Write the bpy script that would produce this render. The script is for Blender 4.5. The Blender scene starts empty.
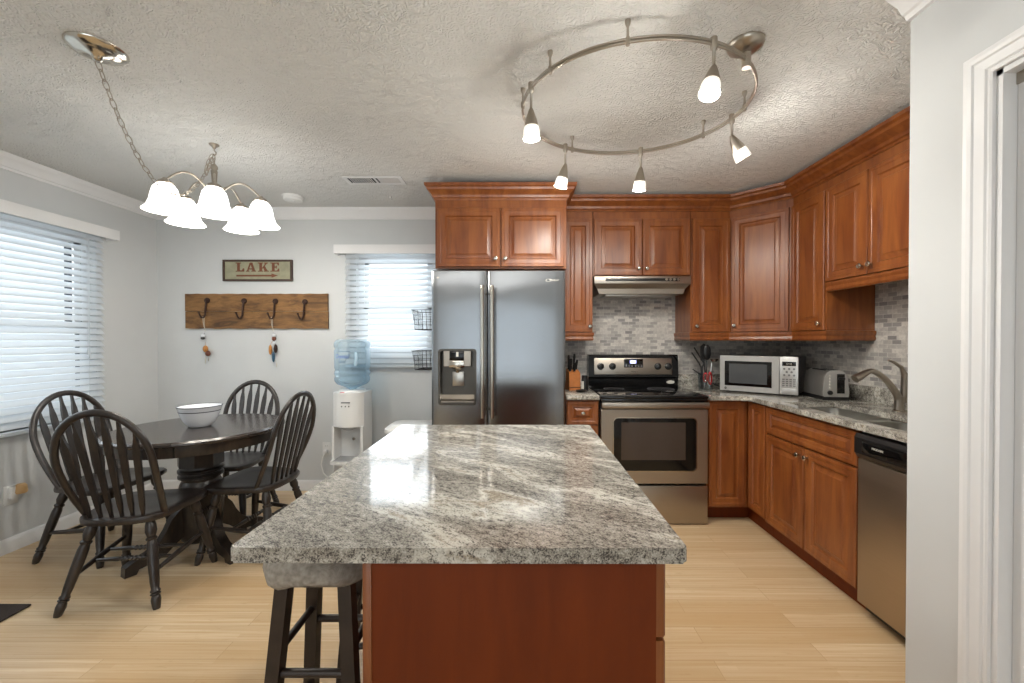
import bpy, bmesh, math, random
from mathutils import Vector, Matrix
random.seed(7)
SC = bpy.context.scene
COL = SC.collection
PI = math.pi

# ------------------------------------------------------------------ camera
CAM_H = 1.31
cam_data = bpy.data.cameras.new('camera')
cam_data.sensor_width = 36.0
cam_data.lens = 410.0 / 1024.0 * 36.0
cam_data.shift_x = -7.6 / 1024.0
cam_data.shift_y = 2.0 / 1024.0
cam_data.clip_start = 0.02
cam = bpy.data.objects.new('camera', cam_data)
cam.location = (0, 0, CAM_H)
cam.rotation_euler = (math.radians(89.5), 0, math.radians(0.2))
COL.objects.link(cam)
SC.camera = cam

# ------------------------------------------------------------------ light and exposure
SC.view_settings.view_transform = 'Standard'
SC.view_settings.look = 'None'
SC.view_settings.gamma = 1.0
SC.view_settings.exposure = 0.5
SC.view_settings.use_curve_mapping = False

world = bpy.data.worlds.new('overcast_sky')
SC.world = world
world.use_nodes = True
bg = world.node_tree.nodes['Background']
bg.inputs[0].default_value = (0.92, 0.96, 1.0, 1)
bg.inputs[1].default_value = 1.0


def area_light(name, loc, rot, sx, sy, power, col=(1, 1, 1), spread=PI):
    d = bpy.data.lights.new(name, 'AREA')
    d.shape = 'RECTANGLE'
    d.size, d.size_y = sx, sy
    d.energy = power
    d.color = col
    d.spread = spread
    o = bpy.data.objects.new(name, d)
    o.location = loc
    o.rotation_euler = rot
    COL.objects.link(o)
    return o


def spot_light(name, loc, aim, power, col, angle=150, blend=0.6, r=0.025):
    d = bpy.data.lights.new(name, 'SPOT')
    d.energy = power
    d.color = col
    d.spot_size = math.radians(angle)
    d.spot_blend = blend
    d.shadow_soft_size = r
    o = bpy.data.objects.new(name, d)
    o.location = loc
    o.rotation_euler = Vector(aim).to_track_quat('-Z', 'Y').to_euler()
    COL.objects.link(o)
    return o


def point_light(name, loc, power, col, r=0.03, parent=None):
    d = bpy.data.lights.new(name, 'POINT')
    d.energy = power
    d.color = col
    d.shadow_soft_size = r
    o = bpy.data.objects.new(name, d)
    o.location = loc
    COL.objects.link(o)
    if parent is not None:
        o.parent = parent
    return o


# daylight outside the patio door behind the camera and outside the two windows
area_light('patio_daylight', (-0.45, -2.95, 1.15), (math.radians(90), 0, 0), 3.0, 2.3, 46, (0.95, 0.98, 1.0))
# added unseen fill light, facing down under the ceiling behind the camera
area_light('rear_fill_light', (-0.9, -1.55, 2.425), (0, 0, 0), 2.6, 0.9, 26, (1.0, 0.98, 0.94))
area_light('side_window_daylight', (-3.75, 2.05, 1.65), (math.radians(90), 0, math.radians(-90)), 2.0, 1.6, 30, (0.93, 0.97, 1.0))
area_light('back_window_daylight', (-1.0, 4.15, 1.75), (math.radians(90), 0, math.radians(180)), 1.2, 1.2, 38, (0.95, 0.98, 1.0))
WARM = (1.0, 0.95, 0.87)
TRACK_W = 5.4
SPOT_W = 12.0
CHAND_W = 4.6


# ------------------------------------------------------------------ helpers
def lin(c):
    out = []
    for v in c[:3]:
        v /= 255.0
        out.append(v / 12.92 if v <= 0.04045 else ((v + 0.055) / 1.055) ** 2.4)
    return (out[0], out[1], out[2], 1.0)


class MB:
    """collects shapes in one bmesh"""
    def __init__(self):
        self.bm = bmesh.new()
        self.M = Matrix.Identity(4)

    def v(self, p):
        return self.bm.verts.new(self.M @ Vector(p))

    def face(self, vs, mi=0):
        try:
            f = self.bm.faces.new(vs)
            f.material_index = mi
            return f
        except ValueError:
            return None

    def box(self, x0, x1, y0, y1, z0, z1, bevel=0.0, seg=2, mi=0):
        ps = [(x0, y0, z0), (x1, y0, z0), (x1, y1, z0), (x0, y1, z0), (x0, y0, z1), (x1, y0, z1), (x1, y1, z1), (x0, y1, z1)]
        vs = [self.v(p) for p in ps]
        fs = []
        for q in ((3, 2, 1, 0), (4, 5, 6, 7), (0, 1, 5, 4), (1, 2, 6, 5), (2, 3, 7, 6), (3, 0, 4, 7)):
            fs.append(self.face([vs[i] for i in q], mi))
        if bevel > 0:
            es = list({e for f in fs for e in f.edges})
            bmesh.ops.bevel(self.bm, geom=es, offset=bevel, segments=seg, affect='EDGES', profile=0.5)
        return self

    def prism(self, poly, fn, a0, a1, mi=0):
        """polygon poly (2-D) extruded between a0 and a1; fn(u, v, a) -> 3-D point"""
        A = [self.v(fn(u, w, a0)) for u, w in poly]
        B = [self.v(fn(u, w, a1)) for u, w in poly]
        n = len(poly)
        self.face(A[::-1], mi)
        self.face(B, mi)
        for i in range(n):
            self.face([A[i], A[(i + 1) % n], B[(i + 1) % n], B[i]], mi)
        return self

    def lathe(self, prof, n=24, c=(0, 0, 0), M=None, mi=0, wave=None, cap=True):
        """prof: (r, z) from bottom to top, about z"""
        M = M or Matrix.Translation(Vector(c))
        rings = []
        for r, z in prof:
            if r < 1e-6:
                rings.append([self.v(M @ Vector((0, 0, z)))])
            else:
                rr = []
                for k in range(n):
                    a = 2 * PI * k / n
                    r2, z2 = (r, z) if wave is None else wave(r, z, a)
                    rr.append(self.v(M @ Vector((r2 * math.cos(a), r2 * math.sin(a), z2))))
                rings.append(rr)
        for A, B in zip(rings, rings[1:]):
            if len(A) == 1 and len(B) == 1:
                continue
            if len(A) == 1:
                for k in range(n):
                    self.face([A[0], B[(k + 1) % n], B[k]], mi)
            elif len(B) == 1:
                for k in range(n):
                    self.face([A[k], A[(k + 1) % n], B[0]], mi)
            else:
                for k in range(n):
                    self.face([A[k], A[(k + 1) % n], B[(k + 1) % n], B[k]], mi)
        if cap and len(rings[0]) > 1:
            self.face(rings[0][::-1], mi)
        if cap and len(rings[-1]) > 1:
            self.face(rings[-1], mi)
        return self

    def spindle(self, p0, p1, prof, n=12, mi=0):
        """turned piece along p0->p1; prof: (r, t) with t in 0..1"""
        p0, p1 = Vector(p0), Vector(p1)
        d = p1 - p0
        q = Vector((0, 0, 1)).rotation_difference(d.normalized()).to_matrix().to_4x4()
        L = d.length
        return self.lathe([(r, t * L) for r, t in prof], n, M=Matrix.Translation(p0) @ q, mi=mi)

    def tube(self, pts, r, n=8, closed=False, mi=0, flat=1.0, up=None):
        pts = [Vector(p) for p in pts]
        N = len(pts)
        rings = []
        prev = None
        for i, p in enumerate(pts):
            if closed:
                t = (pts[(i + 1) % N] - pts[i - 1])
            else:
                t = pts[min(i + 1, N - 1)] - pts[max(i - 1, 0)]
            t.normalize()
            if up is not None:
                ref = Vector(up)
            elif prev is None:
                ref = Vector((0, 0, 1)) if abs(t.z) < 0.9 else Vector((1, 0, 0))
            else:
                ref = prev
            u = ref - t * ref.dot(t)
            u.normalize()
            prev = u
            w = t.cross(u)
            rr = r[i] if isinstance(r, (list, tuple)) else r
            rings.append([self.v(p + (u * math.cos(2 * PI * k / n) * flat + w * math.sin(2 * PI * k / n)) * rr) for k in range(n)])
        m = N if closed else N - 1
        for i in range(m):
            A, B = rings[i], rings[(i + 1) % N]
            for k in range(n):
                self.face([A[k], A[(k + 1) % n], B[(k + 1) % n], B[k]], mi)
        if not closed:
            self.face(rings[0][::-1], mi)
            self.face(rings[-1], mi)
        return self

    def sphere(self, c, r, n=12, sx=1, sy=1, sz=1, mi=0):
        prof = [(0, -r)] + [(r * math.cos(a), r * math.sin(a)) for a in [(-PI / 2 + PI * i / 8) for i in range(1, 8)]] + [(0, r)]
        M = Matrix.Translation(Vector(c)) @ Matrix.Diagonal((sx, sy, sz, 1))
        return self.lathe(prof, n, M=M, mi=mi)

    def sweep(self, path, prof, closed_profile=True, mi=0):
        """profile (out, z) swept along a plan polyline, out = to the right of the direction, mitred"""
        P = [Vector((a, b)) for a, b in path]
        n = len(P)
        offs = []
        for i in range(n):
            ns = []
            if i > 0:
                d = (P[i] - P[i - 1]).normalized()
                ns.append(Vector((d.y, -d.x)))
            if i < n - 1:
                d = (P[i + 1] - P[i]).normalized()
                ns.append(Vector((d.y, -d.x)))
            if len(ns) == 2:
                m = (ns[0] + ns[1])
                m = m / max(0.2, (1 + ns[0].dot(ns[1])))
            else:
                m = ns[0]
            offs.append(m)
        rings = [[self.v((P[i].x + offs[i].x * o, P[i].y + offs[i].y * o, z)) for o, z in prof] for i in range(n)]
        k = len(prof)
        for A, B in zip(rings, rings[1:]):
            for j in range(k):
                self.face([A[j], A[(j + 1) % k], B[(j + 1) % k], B[j]], mi)
        self.face(rings[0][::-1], mi)
        self.face(rings[-1], mi)
        return self

    def panel(self, x0, x1, z0, z1, yb, yf, raised=True):
        """a raised-panel door slab: back at yb, front at yf (yf < yb)"""
        w, h = x1 - x0, z1 - z0
        k = min(1.0, (min(w, h) / 2) / 0.115)
        T = yb - yf
        prof = [(0, T), (0, 0.004), (0.003, 0.0), (0.022, 0.0), (0.025, 0.0025), (0.044 * k + 0.004, 0.005), (0.050 * k + 0.004, 0.004),
                (0.056 * k + 0.004, 0.0135), (0.062 * k + 0.004, 0.0135), (0.086 * k + 0.003, 0.0045), (0.088 * k + 0.003, 0.002)]
        rings = []
        for ins, dep in prof:
            y = yf + dep
            rings.append([self.v((x0 + ins, y, z0 + ins)), self.v((x1 - ins, y, z0 + ins)), self.v((x1 - ins, y, z1 - ins)), self.v((x0 + ins, y, z1 - ins))])
        self.face(rings[0][::-1])
        for A, B in zip(rings, rings[1:]):
            for i in range(4):
                self.face([A[i], A[(i + 1) % 4], B[(i + 1) % 4], B[i]])
        self.face(rings[-1])
        return self

    def build(self, name, mat, parent=None, smooth=38, loc=None):
        bm = self.bm
        bmesh.ops.recalc_face_normals(bm, faces=bm.faces)
        me = bpy.data.meshes.new(name)
        bm.to_mesh(me)
        bm.free()
        for m in (mat if isinstance(mat, (list, tuple)) else [mat]):
            me.materials.append(m)
        if smooth:
            for p in me.polygons:
                p.use_smooth = True
            me.set_sharp_from_angle(angle=math.radians(smooth))
        o = bpy.data.objects.new(name, me)
        COL.objects.link(o)
        if parent is not None:
            o.parent = parent
        if loc is not None:
            o.location = loc
        return o


def tag(o, label, cat, group=None):
    o['label'] = label
    o['category'] = cat
    if group:
        o['group'] = group
    return o


def thing(name, label, cat, loc=(0, 0, 0), rz=0.0, group=None):
    o = bpy.data.objects.new(name, None)
    o.empty_display_size = 0.1
    COL.objects.link(o)
    o.location = loc
    o.rotation_euler = (0, 0, rz)
    return tag(o, label, cat, group)


def struct(o):
    o['kind'] = 'structure'
    return o


def dup(root, loc, rz, label, group=None):
    r = root.copy()
    COL.objects.link(r)
    r.location = loc
    r.rotation_euler = (0, 0, rz)
    r['label'] = label
    if group:
        r['group'] = group
    for ch in list(root.children):
        c = ch.copy()
        COL.objects.link(c)
        c.parent = r
        for g in list(ch.children):
            d = g.copy()
            COL.objects.link(d)
            d.parent = c
    return r


def text_mb(txt, height, depth=0.0006, shear=0.0, width=None):
    """text as a mesh lying in x (right) / z (up), centred; front towards -y"""
    cu = bpy.data.curves.new('lettering', 'FONT')
    cu.body = txt
    cu.align_x = 'CENTER'
    cu.align_y = 'CENTER'
    cu.extrude = 0.05
    cu.shear = shear
    to = bpy.data.objects.new('lettering', cu)
    COL.objects.link(to)
    dg = bpy.context.evaluated_depsgraph_get()
    me = bpy.data.meshes.new_from_object(to.evaluated_get(dg))
    bpy.data.objects.remove(to)
    mb = MB()
    mb.bm.from_mesh(me)
    xs = [v.co.x for v in mb.bm.verts]
    ys = [v.co.y for v in mb.bm.verts]
    cx, cy = (min(xs) + max(xs)) / 2, (min(ys) + max(ys)) / 2
    s = height / (max(ys) - min(ys))
    sx = s if width is None else width / (max(xs) - min(xs))
    for v in mb.bm.verts:
        x, y, z = v.co
        v.co = ((x - cx) * sx, -z / 0.05 * depth, (y - cy) * s)
    return mb


# ------------------------------------------------------------------ materials
class NT:
    def __init__(self, name):
        self.m = bpy.data.materials.new(name)
        self.m.use_nodes = True
        self.t = self.m.node_tree
        self.bsdf = self.t.nodes['Principled BSDF']
        self.out = self.t.nodes['Material Output']

    def n(self, typ, **kw):
        nd = self.t.nodes.new(typ)
        for k, v in kw.items():
            if k.startswith('i_'):
                nd.inputs[k[2:].replace('_', ' ')].default_value = v
            else:
                setattr(nd, k, v)
        return nd

    def l(self, a, b):
        self.t.links.new(a, b)

    def coords(self, scale=(1, 1, 1), rot=(0, 0, 0), kind='Object'):
        tc = self.n('ShaderNodeTexCoord')
        mp = self.n('ShaderNodeMapping')
        mp.inputs['Scale'].default_value = scale
        mp.inputs['Rotation'].default_value = rot
        self.l(tc.outputs[kind], mp.inputs['Vector'])
        return mp.outputs['Vector']

    def coords2(self, rot, scale):
        a = self.coords((1, 1, 1), rot)
        mp = self.n('ShaderNodeMapping')
        mp.inputs['Scale'].default_value = scale
        self.l(a, mp.inputs['Vector'])
        return mp.outputs['Vector']

    def noise(self, vec, scale, detail=4, rough=0.5, dist=0.0):
        nd = self.n('ShaderNodeTexNoise')
        nd.inputs['Scale'].default_value = scale
        nd.inputs['Detail'].default_value = detail
        nd.inputs['Roughness'].default_value = rough
        nd.inputs['Distortion'].default_value = dist
        self.l(vec, nd.inputs['Vector'])
        return nd.outputs['Fac']

    def ramp(self, fac, stops, interp='LINEAR'):
        r = self.n('ShaderNodeValToRGB')
        r.color_ramp.interpolation = interp
        el = r.color_ramp.elements
        while len(el) < len(stops):
            el.new(0.5)
        for e, (p, c) in zip(el, stops):
            e.position = p
            e.color = c
        self.l(fac, r.inputs['Fac'])
        return r.outputs['Color']

    def mix(self, fac, a, b, mode='MIX'):
        nd = self.n('ShaderNodeMix', data_type='RGBA', blend_type=mode)
        for s, v in ((0, fac), (6, a), (7, b)):
            if hasattr(v, 'links') or hasattr(v, 'is_linked'):
                self.l(v, nd.inputs[s])
            else:
                nd.inputs[s].default_value = v
        return nd.outputs[2]

    def math(self, op, a, b=0.0):
        nd = self.n('ShaderNodeMath', operation=op)
        for i, v in enumerate((a, b)):
            if hasattr(v, 'is_linked'):
                self.l(v, nd.inputs[i])
            else:
                nd.inputs[i].default_value = v
        return nd.outputs[0]

    def bump(self, h, strength=0.2, dist=0.01):
        b = self.n('ShaderNodeBump')
        b.inputs['Strength'].default_value = strength
        b.inputs['Distance'].default_value = dist
        self.l(h, b.inputs['Height'])
        self.l(b.outputs['Normal'], self.bsdf.inputs['Normal'])

    def set(self, color=None, rough=None, metal=None, **kw):
        B = self.bsdf.inputs
        if color is not None:
            if hasattr(color, 'is_linked'):
                self.l(color, B['Base Color'])
            else:
                B['Base Color'].default_value = color
        if rough is not None:
            if hasattr(rough, 'is_linked'):
                self.l(rough, B['Roughness'])
            else:
                B['Roughness'].default_value = rough
        if metal is not None:
            B['Metallic'].default_value = metal
        for k, v in kw.items():
            B[k.replace('_', ' ')].default_value = v
        return self.m


def simple(name, c, rough=0.5, metal=0.0, var=0.06, scale=6.0, **kw):
    t = NT(name)
    f = t.noise(t.coords(), scale, 3)
    c = lin(c)
    lo = tuple(max(0, v * (1 - var)) for v in c[:3]) + (1,)
    hi = tuple(min(1, v * (1 + var)) for v in c[:3]) + (1,)
    return t.set(t.ramp(f, [(0.3, lo), (0.7, hi)]), rough, metal, **kw)


M = {}
M['wall'] = simple('wall_paint', (205, 208, 209), 0.6, var=0.012)
M['white'] = simple('white_paint', (228, 229, 230), 0.4, var=0.01)
M['plastic'] = simple('white_plastic', (226, 227, 226), 0.3, var=0.01)
M['black'] = simple('black_plastic', (22, 22, 23), 0.35, var=0.1)
M['darkgap'] = simple('dark_gap', (12, 11, 10), 0.8)
M['glassblack'] = simple('black_glass', (10, 10, 11), 0.06, var=0.02)
M['nickel'] = simple('satin_nickel', (176, 168, 156), 0.3, 1.0, var=0.03)
M['chrome'] = simple('polished_nickel', (205, 200, 190), 0.14, 1.0, var=0.02)
M['iron'] = simple('rusty_iron', (58, 38, 30), 0.6, 0.5, var=0.35, scale=60)
M['wire'] = simple('black_wire', (28, 28, 30), 0.4, 0.4)
M['red'] = simple('red_plastic', (190, 22, 26), 0.35)
M['bowl'] = simple('white_enamel', (226, 229, 233), 0.15, var=0.01)
M['bluerim'] = simple('dark_blue_rim', (38, 44, 60), 0.3)
M['string'] = simple('pale_twine', (196, 190, 176), 0.8)
M['mat'] = simple('dark_doormat', (52, 44, 40), 0.95, var=0.3, scale=180)
M['blue'] = simple('blue_print', (32, 72, 160), 0.4)
M['darkgrey'] = simple('dark_shade_grey', (40, 46, 54), 0.7)  # dark tone for the painted sash shadow, also the vent opening
def slat_mat():
    t = NT('white_blind_slat')
    t.set(lin((226, 230, 233)), 0.45, 0)
    tl = t.n('ShaderNodeBsdfTranslucent')
    tl.inputs[0].default_value = lin((222, 228, 232))
    mx = t.n('ShaderNodeMixShader')
    mx.inputs[0].default_value = 0.4
    t.l(t.bsdf.outputs[0], mx.inputs[1])
    t.l(tl.outputs[0], mx.inputs[2])
    t.l(mx.outputs[0], t.out.inputs['Surface'])
    return t.m


M['slat'] = slat_mat()
M['tan'] = simple('tan_cork', (186, 128, 66), 0.7, var=0.2, scale=80)
M['brownfloat'] = simple('brown_float', (98, 52, 34), 0.5, var=0.2, scale=80)
M['teal'] = simple('blue_green_lure', (44, 84, 110), 0.4, var=0.2, scale=80)


def wood_cab(name='stained_maple', a=(110, 54, 21), b=(152, 90, 42), rough=0.34, coat=0.25):
    t = NT(name)
    v = t.coords((9, 9, 1.1))
    f1 = t.noise(v, 2.2, 5, 0.55, 0.6)
    f2 = t.noise(t.coords((70, 70, 3)), 2.0, 3, 0.6)
    c1 = t.ramp(f1, [(0.3, lin(a)), (0.7, lin(b))])
    c2 = t.mix(t.math('MULTIPLY', f2, 0.22), c1, lin((78, 38, 14)))
    t.bump(f2, 0.04, 0.002)
    return t.set(c2, rough, 0, Coat_Weight=coat, Coat_Roughness=0.28)


M['cab'] = wood_cab()
M['cabred'] = wood_cab('stained_panel', (98, 38, 6), (112, 46, 9), 0.45, 0.0)
M['cabred'].node_tree.nodes['Principled BSDF'].inputs['Specular IOR Level'].default_value = 0.25


def dark_wood():
    t = NT('espresso_wood')
    f1 = t.noise(t.coords((14, 14, 3)), 3, 5, 0.6, 0.4)
    f2 = t.noise(t.coords((60, 60, 8)), 2.5, 3)
    c = t.ramp(f1, [(0.35, lin((30, 25, 23))), (0.62, lin((46, 38, 33))), (0.82, lin((84, 55, 35)))])
    t.bump(f2, 0.05, 0.002)
    return t.set(c, 0.34, 0, Coat_Weight=0.25, Coat_Roughness=0.2)


M['dark'] = dark_wood()


def table_wood():
    t = NT('espresso_table_planks')
    v = t.coords((1, 1, 1), (0, 0, math.radians(-22)))
    br = t.n('ShaderNodeTexBrick')
    br.inputs['Scale'].default_value = 1
    br.inputs['Brick Width'].default_value = 3
    br.inputs['Row Height'].default_value = 0.11
    br.inputs['Mortar Size'].default_value = 0.0012
    br.inputs['Color1'].default_value = lin((52, 45, 41))
    br.inputs['Color2'].default_value = lin((62, 53, 47))
    br.inputs['Mortar'].default_value = lin((26, 22, 20))
    t.l(v, br.inputs['Vector'])
    f = t.noise(t.coords2((0, 0, math.radians(-22)), (4, 40, 4)), 2, 4)
    c = t.mix(t.math('MULTIPLY', f, 0.5), br.outputs['Color'], lin((36, 30, 28)))
    return t.set(c, 0.27, 0, Coat_Weight=0.3, Coat_Roughness=0.15)


M['table'] = table_wood()


def steel(name, c=(172, 172, 172), rough=0.24, along='x', aniso=0.0):
    t = NT(name)
    if aniso:
        tg = t.n('ShaderNodeTangent', direction_type='RADIAL', axis='Z')
        t.l(tg.outputs[0], t.bsdf.inputs['Tangent'])
        t.bsdf.inputs['Anisotropic'].default_value = aniso
    s = (1, 1, 160) if along == 'x' else (160, 160, 1)
    f = t.noise(t.coords(s), 3, 3)
    c = lin(c)
    col = t.ramp(f, [(0.3, tuple(v * 0.94 for v in c[:3]) + (1,)), (0.7, c)])
    r = t.n('ShaderNodeMapRange')
    r.inputs['To Min'].default_value = rough - 0.03
    r.inputs['To Max'].default_value = rough + 0.03
    t.l(f, r.inputs['Value'])
    w = t.noise(t.coords((1.2, 1.2, 1.6)), 2.2, 1)
    t.bump(w, 0.2, 0.02)
    return t.set(col, r.outputs['Result'], 1.0)


M['steel'] = steel('brushed_steel', (154, 157, 160), 0.22, aniso=0.9)
M['steeldw'] = steel('brushed_steel_dishwasher', (182, 168, 150), 0.36)
M['steelwarm'] = steel('brushed_steel_range', (172, 164, 153), 0.36)
M['steelrough'] = simple('satin_steel', (186, 184, 178), 0.3, 1.0)


def ceiling_mat():
    t = NT('stomped_ceiling_plaster')
    v = t.coords()
    f = t.noise(v, 7, 2, 0.5, 2.0)
    w = t.n('ShaderNodeTexWave', wave_type='RINGS')
    w.inputs['Scale'].default_value = 26
    w.inputs['Distortion'].default_value = 22
    w.inputs['Detail'].default_value = 2
    w.inputs['Detail Scale'].default_value = 0.9
    t.l(v, w.inputs['Vector'])
    g = t.noise(v, 60, 3)
    h = t.math('ADD', t.math('MULTIPLY', w.outputs['Fac'], t.math('MULTIPLY', f, 0.8)), t.math('MULTIPLY', g, 0.5))
    t.bump(h, 1.0, 0.008)
    return t.set(lin((222, 223, 221)), 0.85)


M['ceiling'] = ceiling_mat()


def floor_mat():
    t = NT('bamboo_planks')
    br = t.n('ShaderNodeTexBrick', offset=0.37, offset_frequency=2)
    br.inputs['Scale'].default_value = 1
    br.inputs['Brick Width'].default_value = 1.25
    br.inputs['Row Height'].default_value = 0.098
    br.inputs['Mortar Size'].default_value = 0.0011
    br.inputs['Mortar Smooth'].default_value = 0.3
    br.inputs['Color1'].default_value = lin((194, 168, 130))
    br.inputs['Color2'].default_value = lin((219, 200, 168))
    br.inputs['Mortar'].default_value = lin((150, 118, 80))
    t.l(t.coords(), br.inputs['Vector'])
    st = t.noise(t.coords((0.9, 55, 1)), 2.0, 4, 0.6)
    kn = t.noise(t.coords((5, 22, 1)), 3.0, 3, 0.5)
    st2 = t.n('ShaderNodeTexBrick', offset=0.31, offset_frequency=3)
    for k_, v_ in (('Scale', 1), ('Brick Width', 1.25), ('Row Height', 0.0245), ('Mortar Size', 0.0), ('Color1', (0, 0, 0, 1)), ('Color2', (1, 1, 1, 1)), ('Mortar', (0.5, 0.5, 0.5, 1))):
        st2.inputs[k_].default_value = v_
    t.l(t.coords(), st2.inputs['Vector'])
    c = t.mix(t.math('MULTIPLY', st2.outputs['Color'], 0.45), br.outputs['Color'], lin((184, 150, 108)))
    c = t.mix(t.ramp(st, [(0.38, (0, 0, 0, 1)), (0.66, (0.75, 0.75, 0.75, 1))]), c, lin((186, 152, 110)))
    c = t.mix(t.ramp(kn, [(0.62, (0, 0, 0, 1)), (0.8, (0.35, 0.35, 0.35, 1))]), c, lin((160, 118, 70)))
    return t.set(c, 0.33, 0)


M['floor'] = floor_mat()


def granite(name):
    t = NT(name)
    rot = (0, 0, math.radians(34))
    flow = t.noise(t.coords2(rot, (2.0, 6.5, 5)), 1.5, 5, 0.6, 1.1)
    base = t.ramp(flow, [(0.30, lin((124, 119, 110))), (0.43, lin((146, 142, 133))), (0.54, lin((160, 156, 147))), (0.60, lin((200, 197, 187))), (0.68, lin((138, 127, 110)))])
    v1 = t.coords2(rot, (1.0, 1.9, 1.5))
    fine = t.noise(v1, 210, 3, 0.7)
    mid = t.noise(v1, 48, 4, 0.65, 0.4)
    # dark crystals, denser where the flow is grey
    th = t.math('ADD', fine, t.math('MULTIPLY', t.math('SUBTRACT', mid, 0.5), 0.75))
    th = t.math('ADD', th, t.math('MULTIPLY', t.math('SUBTRACT', flow, 0.5), 0.22))
    dk = t.ramp(th, [(0.38, (0.95, 0.95, 0.95, 1)), (0.48, (0, 0, 0, 1))])
    c = t.mix(dk, base, lin((66, 63, 62)))
    lt = t.ramp(th, [(0.56, (0, 0, 0, 1)), (0.68, (0.6, 0.6, 0.6, 1))])
    c = t.mix(lt, c, lin((208, 206, 198)))
    return t.set(c, 0.08, 0)


M['granite'] = granite('speckled_granite')


def tile_mat(name, axis):
    t = NT(name)
    tc = t.n('ShaderNodeTexCoord')
    sp = t.n('ShaderNodeSeparateXYZ')
    cb = t.n('ShaderNodeCombineXYZ')
    t.l(tc.outputs['Object'], sp.inputs[0])
    t.l(sp.outputs[axis], cb.inputs[0])
    t.l(sp.outputs['Z'], cb.inputs[1])
    br = t.n('ShaderNodeTexBrick')
    br.inputs['Scale'].default_value = 1
    br.inputs['Brick Width'].default_value = 0.062
    br.inputs['Row Height'].default_value = 0.0262
    br.inputs['Mortar Size'].default_value = 0.0016
    br.inputs['Mortar Smooth'].default_value = 0.2
    br.inputs['Bias'].default_value = -0.1
    br.inputs['Color1'].default_value = lin((212, 208, 200))
    br.inputs['Color2'].default_value = lin((122, 119, 120))
    br.inputs['Mortar'].default_value = lin((206, 202, 194))
    t.l(cb.outputs[0], br.inputs['Vector'])
    f = t.noise(cb.outputs[0], 46, 3, 0.6, 0.6)
    c = t.mix(t.ramp(f, [(0.4, (0, 0, 0, 1)), (0.7, (0.5, 0.5, 0.5, 1))]), br.outputs['Color'], lin((152, 148, 146)))
    inv = t.math('SUBTRACT', 1.0, br.outputs['Fac'])
    t.bump(inv, 0.4, 0.002)
    return t.set(c, 0.3, 0)


M['tileX'] = tile_mat('marble_mosaic_back', 'X')
M['tileY'] = tile_mat('marble_mosaic_side', 'Y')


def glass_mat(name, tint=(1, 1, 1, 1), gloss=0.08):
    t = NT(name)
    tr = t.n('ShaderNodeBsdfTransparent')
    tr.inputs[0].default_value = tint
    gl = t.n('ShaderNodeBsdfGlossy')
    gl.inputs['Roughness'].default_value = 0.03
    mx = t.n('ShaderNodeMixShader')
    mx.inputs[0].default_value = gloss
    t.l(tr.outputs[0], mx.inputs[1])
    t.l(gl.outputs[0], mx.inputs[2])
    t.l(mx.outputs[0], t.out.inputs['Surface'])
    return t.m


M['glass'] = glass_mat('window_glass', (0.95, 0.97, 0.98, 1))
M['cup'] = glass_mat('clear_plastic', (0.86, 0.9, 0.92, 1), 0.12)


def bottle_mat():
    t = NT('blue_water_bottle')
    t.set(lin((196, 214, 226)), 0.12, 0)
    tr = t.n('ShaderNodeBsdfTransparent')
    tr.inputs[0].default_value = (0.84, 0.92, 0.96, 1)
    lw = t.n('ShaderNodeLayerWeight')
    lw.inputs[0].default_value = 0.35
    r = t.ramp(lw.outputs['Facing'], [(0.0, (0.2, 0.2, 0.2, 1)), (1.0, (0.7, 0.7, 0.7, 1))])
    mx = t.n('ShaderNodeMixShader')
    t.l(r, mx.inputs[0])
    t.l(tr.outputs[0], mx.inputs[1])
    t.l(t.bsdf.outputs[0], mx.inputs[2])
    t.l(mx.outputs[0], t.out.inputs['Surface'])
    return t.m


M['bottle'] = bottle_mat()


def glow(name, c, strength):
    t = NT(name)
    t.set(lin((240, 238, 232)), 0.3, 0)
    t.bsdf.inputs['Emission Color'].default_value = c
    t.bsdf.inputs['Emission Strength'].default_value = strength
    return t.m


M['shade'] = glow('lit_frosted_glass', (1.0, 0.97, 0.93, 1), 2.6)
M['bulb'] = glow('lit_bulb', (1.0, 0.93, 0.82, 1), 7.0)
M['spotglass'] = glow('lit_spot_glass', (1.0, 0.95, 0.85, 1), 0.55)
M['display'] = glow('blue_display', (0.25, 0.3, 1.0, 1), 1.6)


def old_board():
    t = NT('weathered_barn_board')
    f1 = t.noise(t.coords((2.2, 6, 9)), 2.2, 6, 0.65, 0.8)
    c = t.ramp(f1, [(0.28, lin((66, 46, 28))), (0.45, lin((122, 88, 52))), (0.6, lin((154, 114, 68))), (0.75, lin((104, 72, 42)))])
    g = t.noise(t.coords((8, 60, 120)), 2, 3)
    c = t.mix(t.math('MULTIPLY', g, 0.45), c, lin((58, 40, 26)))
    t.bump(g, 0.25, 0.004)
    return t.set(c, 0.75)


M['board'] = old_board()
M['signface'] = simple('aged_sage_paint', (150, 148, 124), 0.65, var=0.12, scale=22)
M['signframe'] = simple('dark_sign_frame', (70, 52, 44), 0.6, var=0.25, scale=40)
M['signtext'] = simple('rust_paint', (112, 66, 44), 0.65, var=0.12, scale=50)
M['blockwood'] = simple('knife_block_wood', (176, 108, 54), 0.45, var=0.15, scale=20)
M['paper'] = simple('pale_label', (214, 212, 204), 0.6)
M['toastdark'] = simple('dark_toaster_panel', (40, 39, 40), 0.3)


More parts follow.
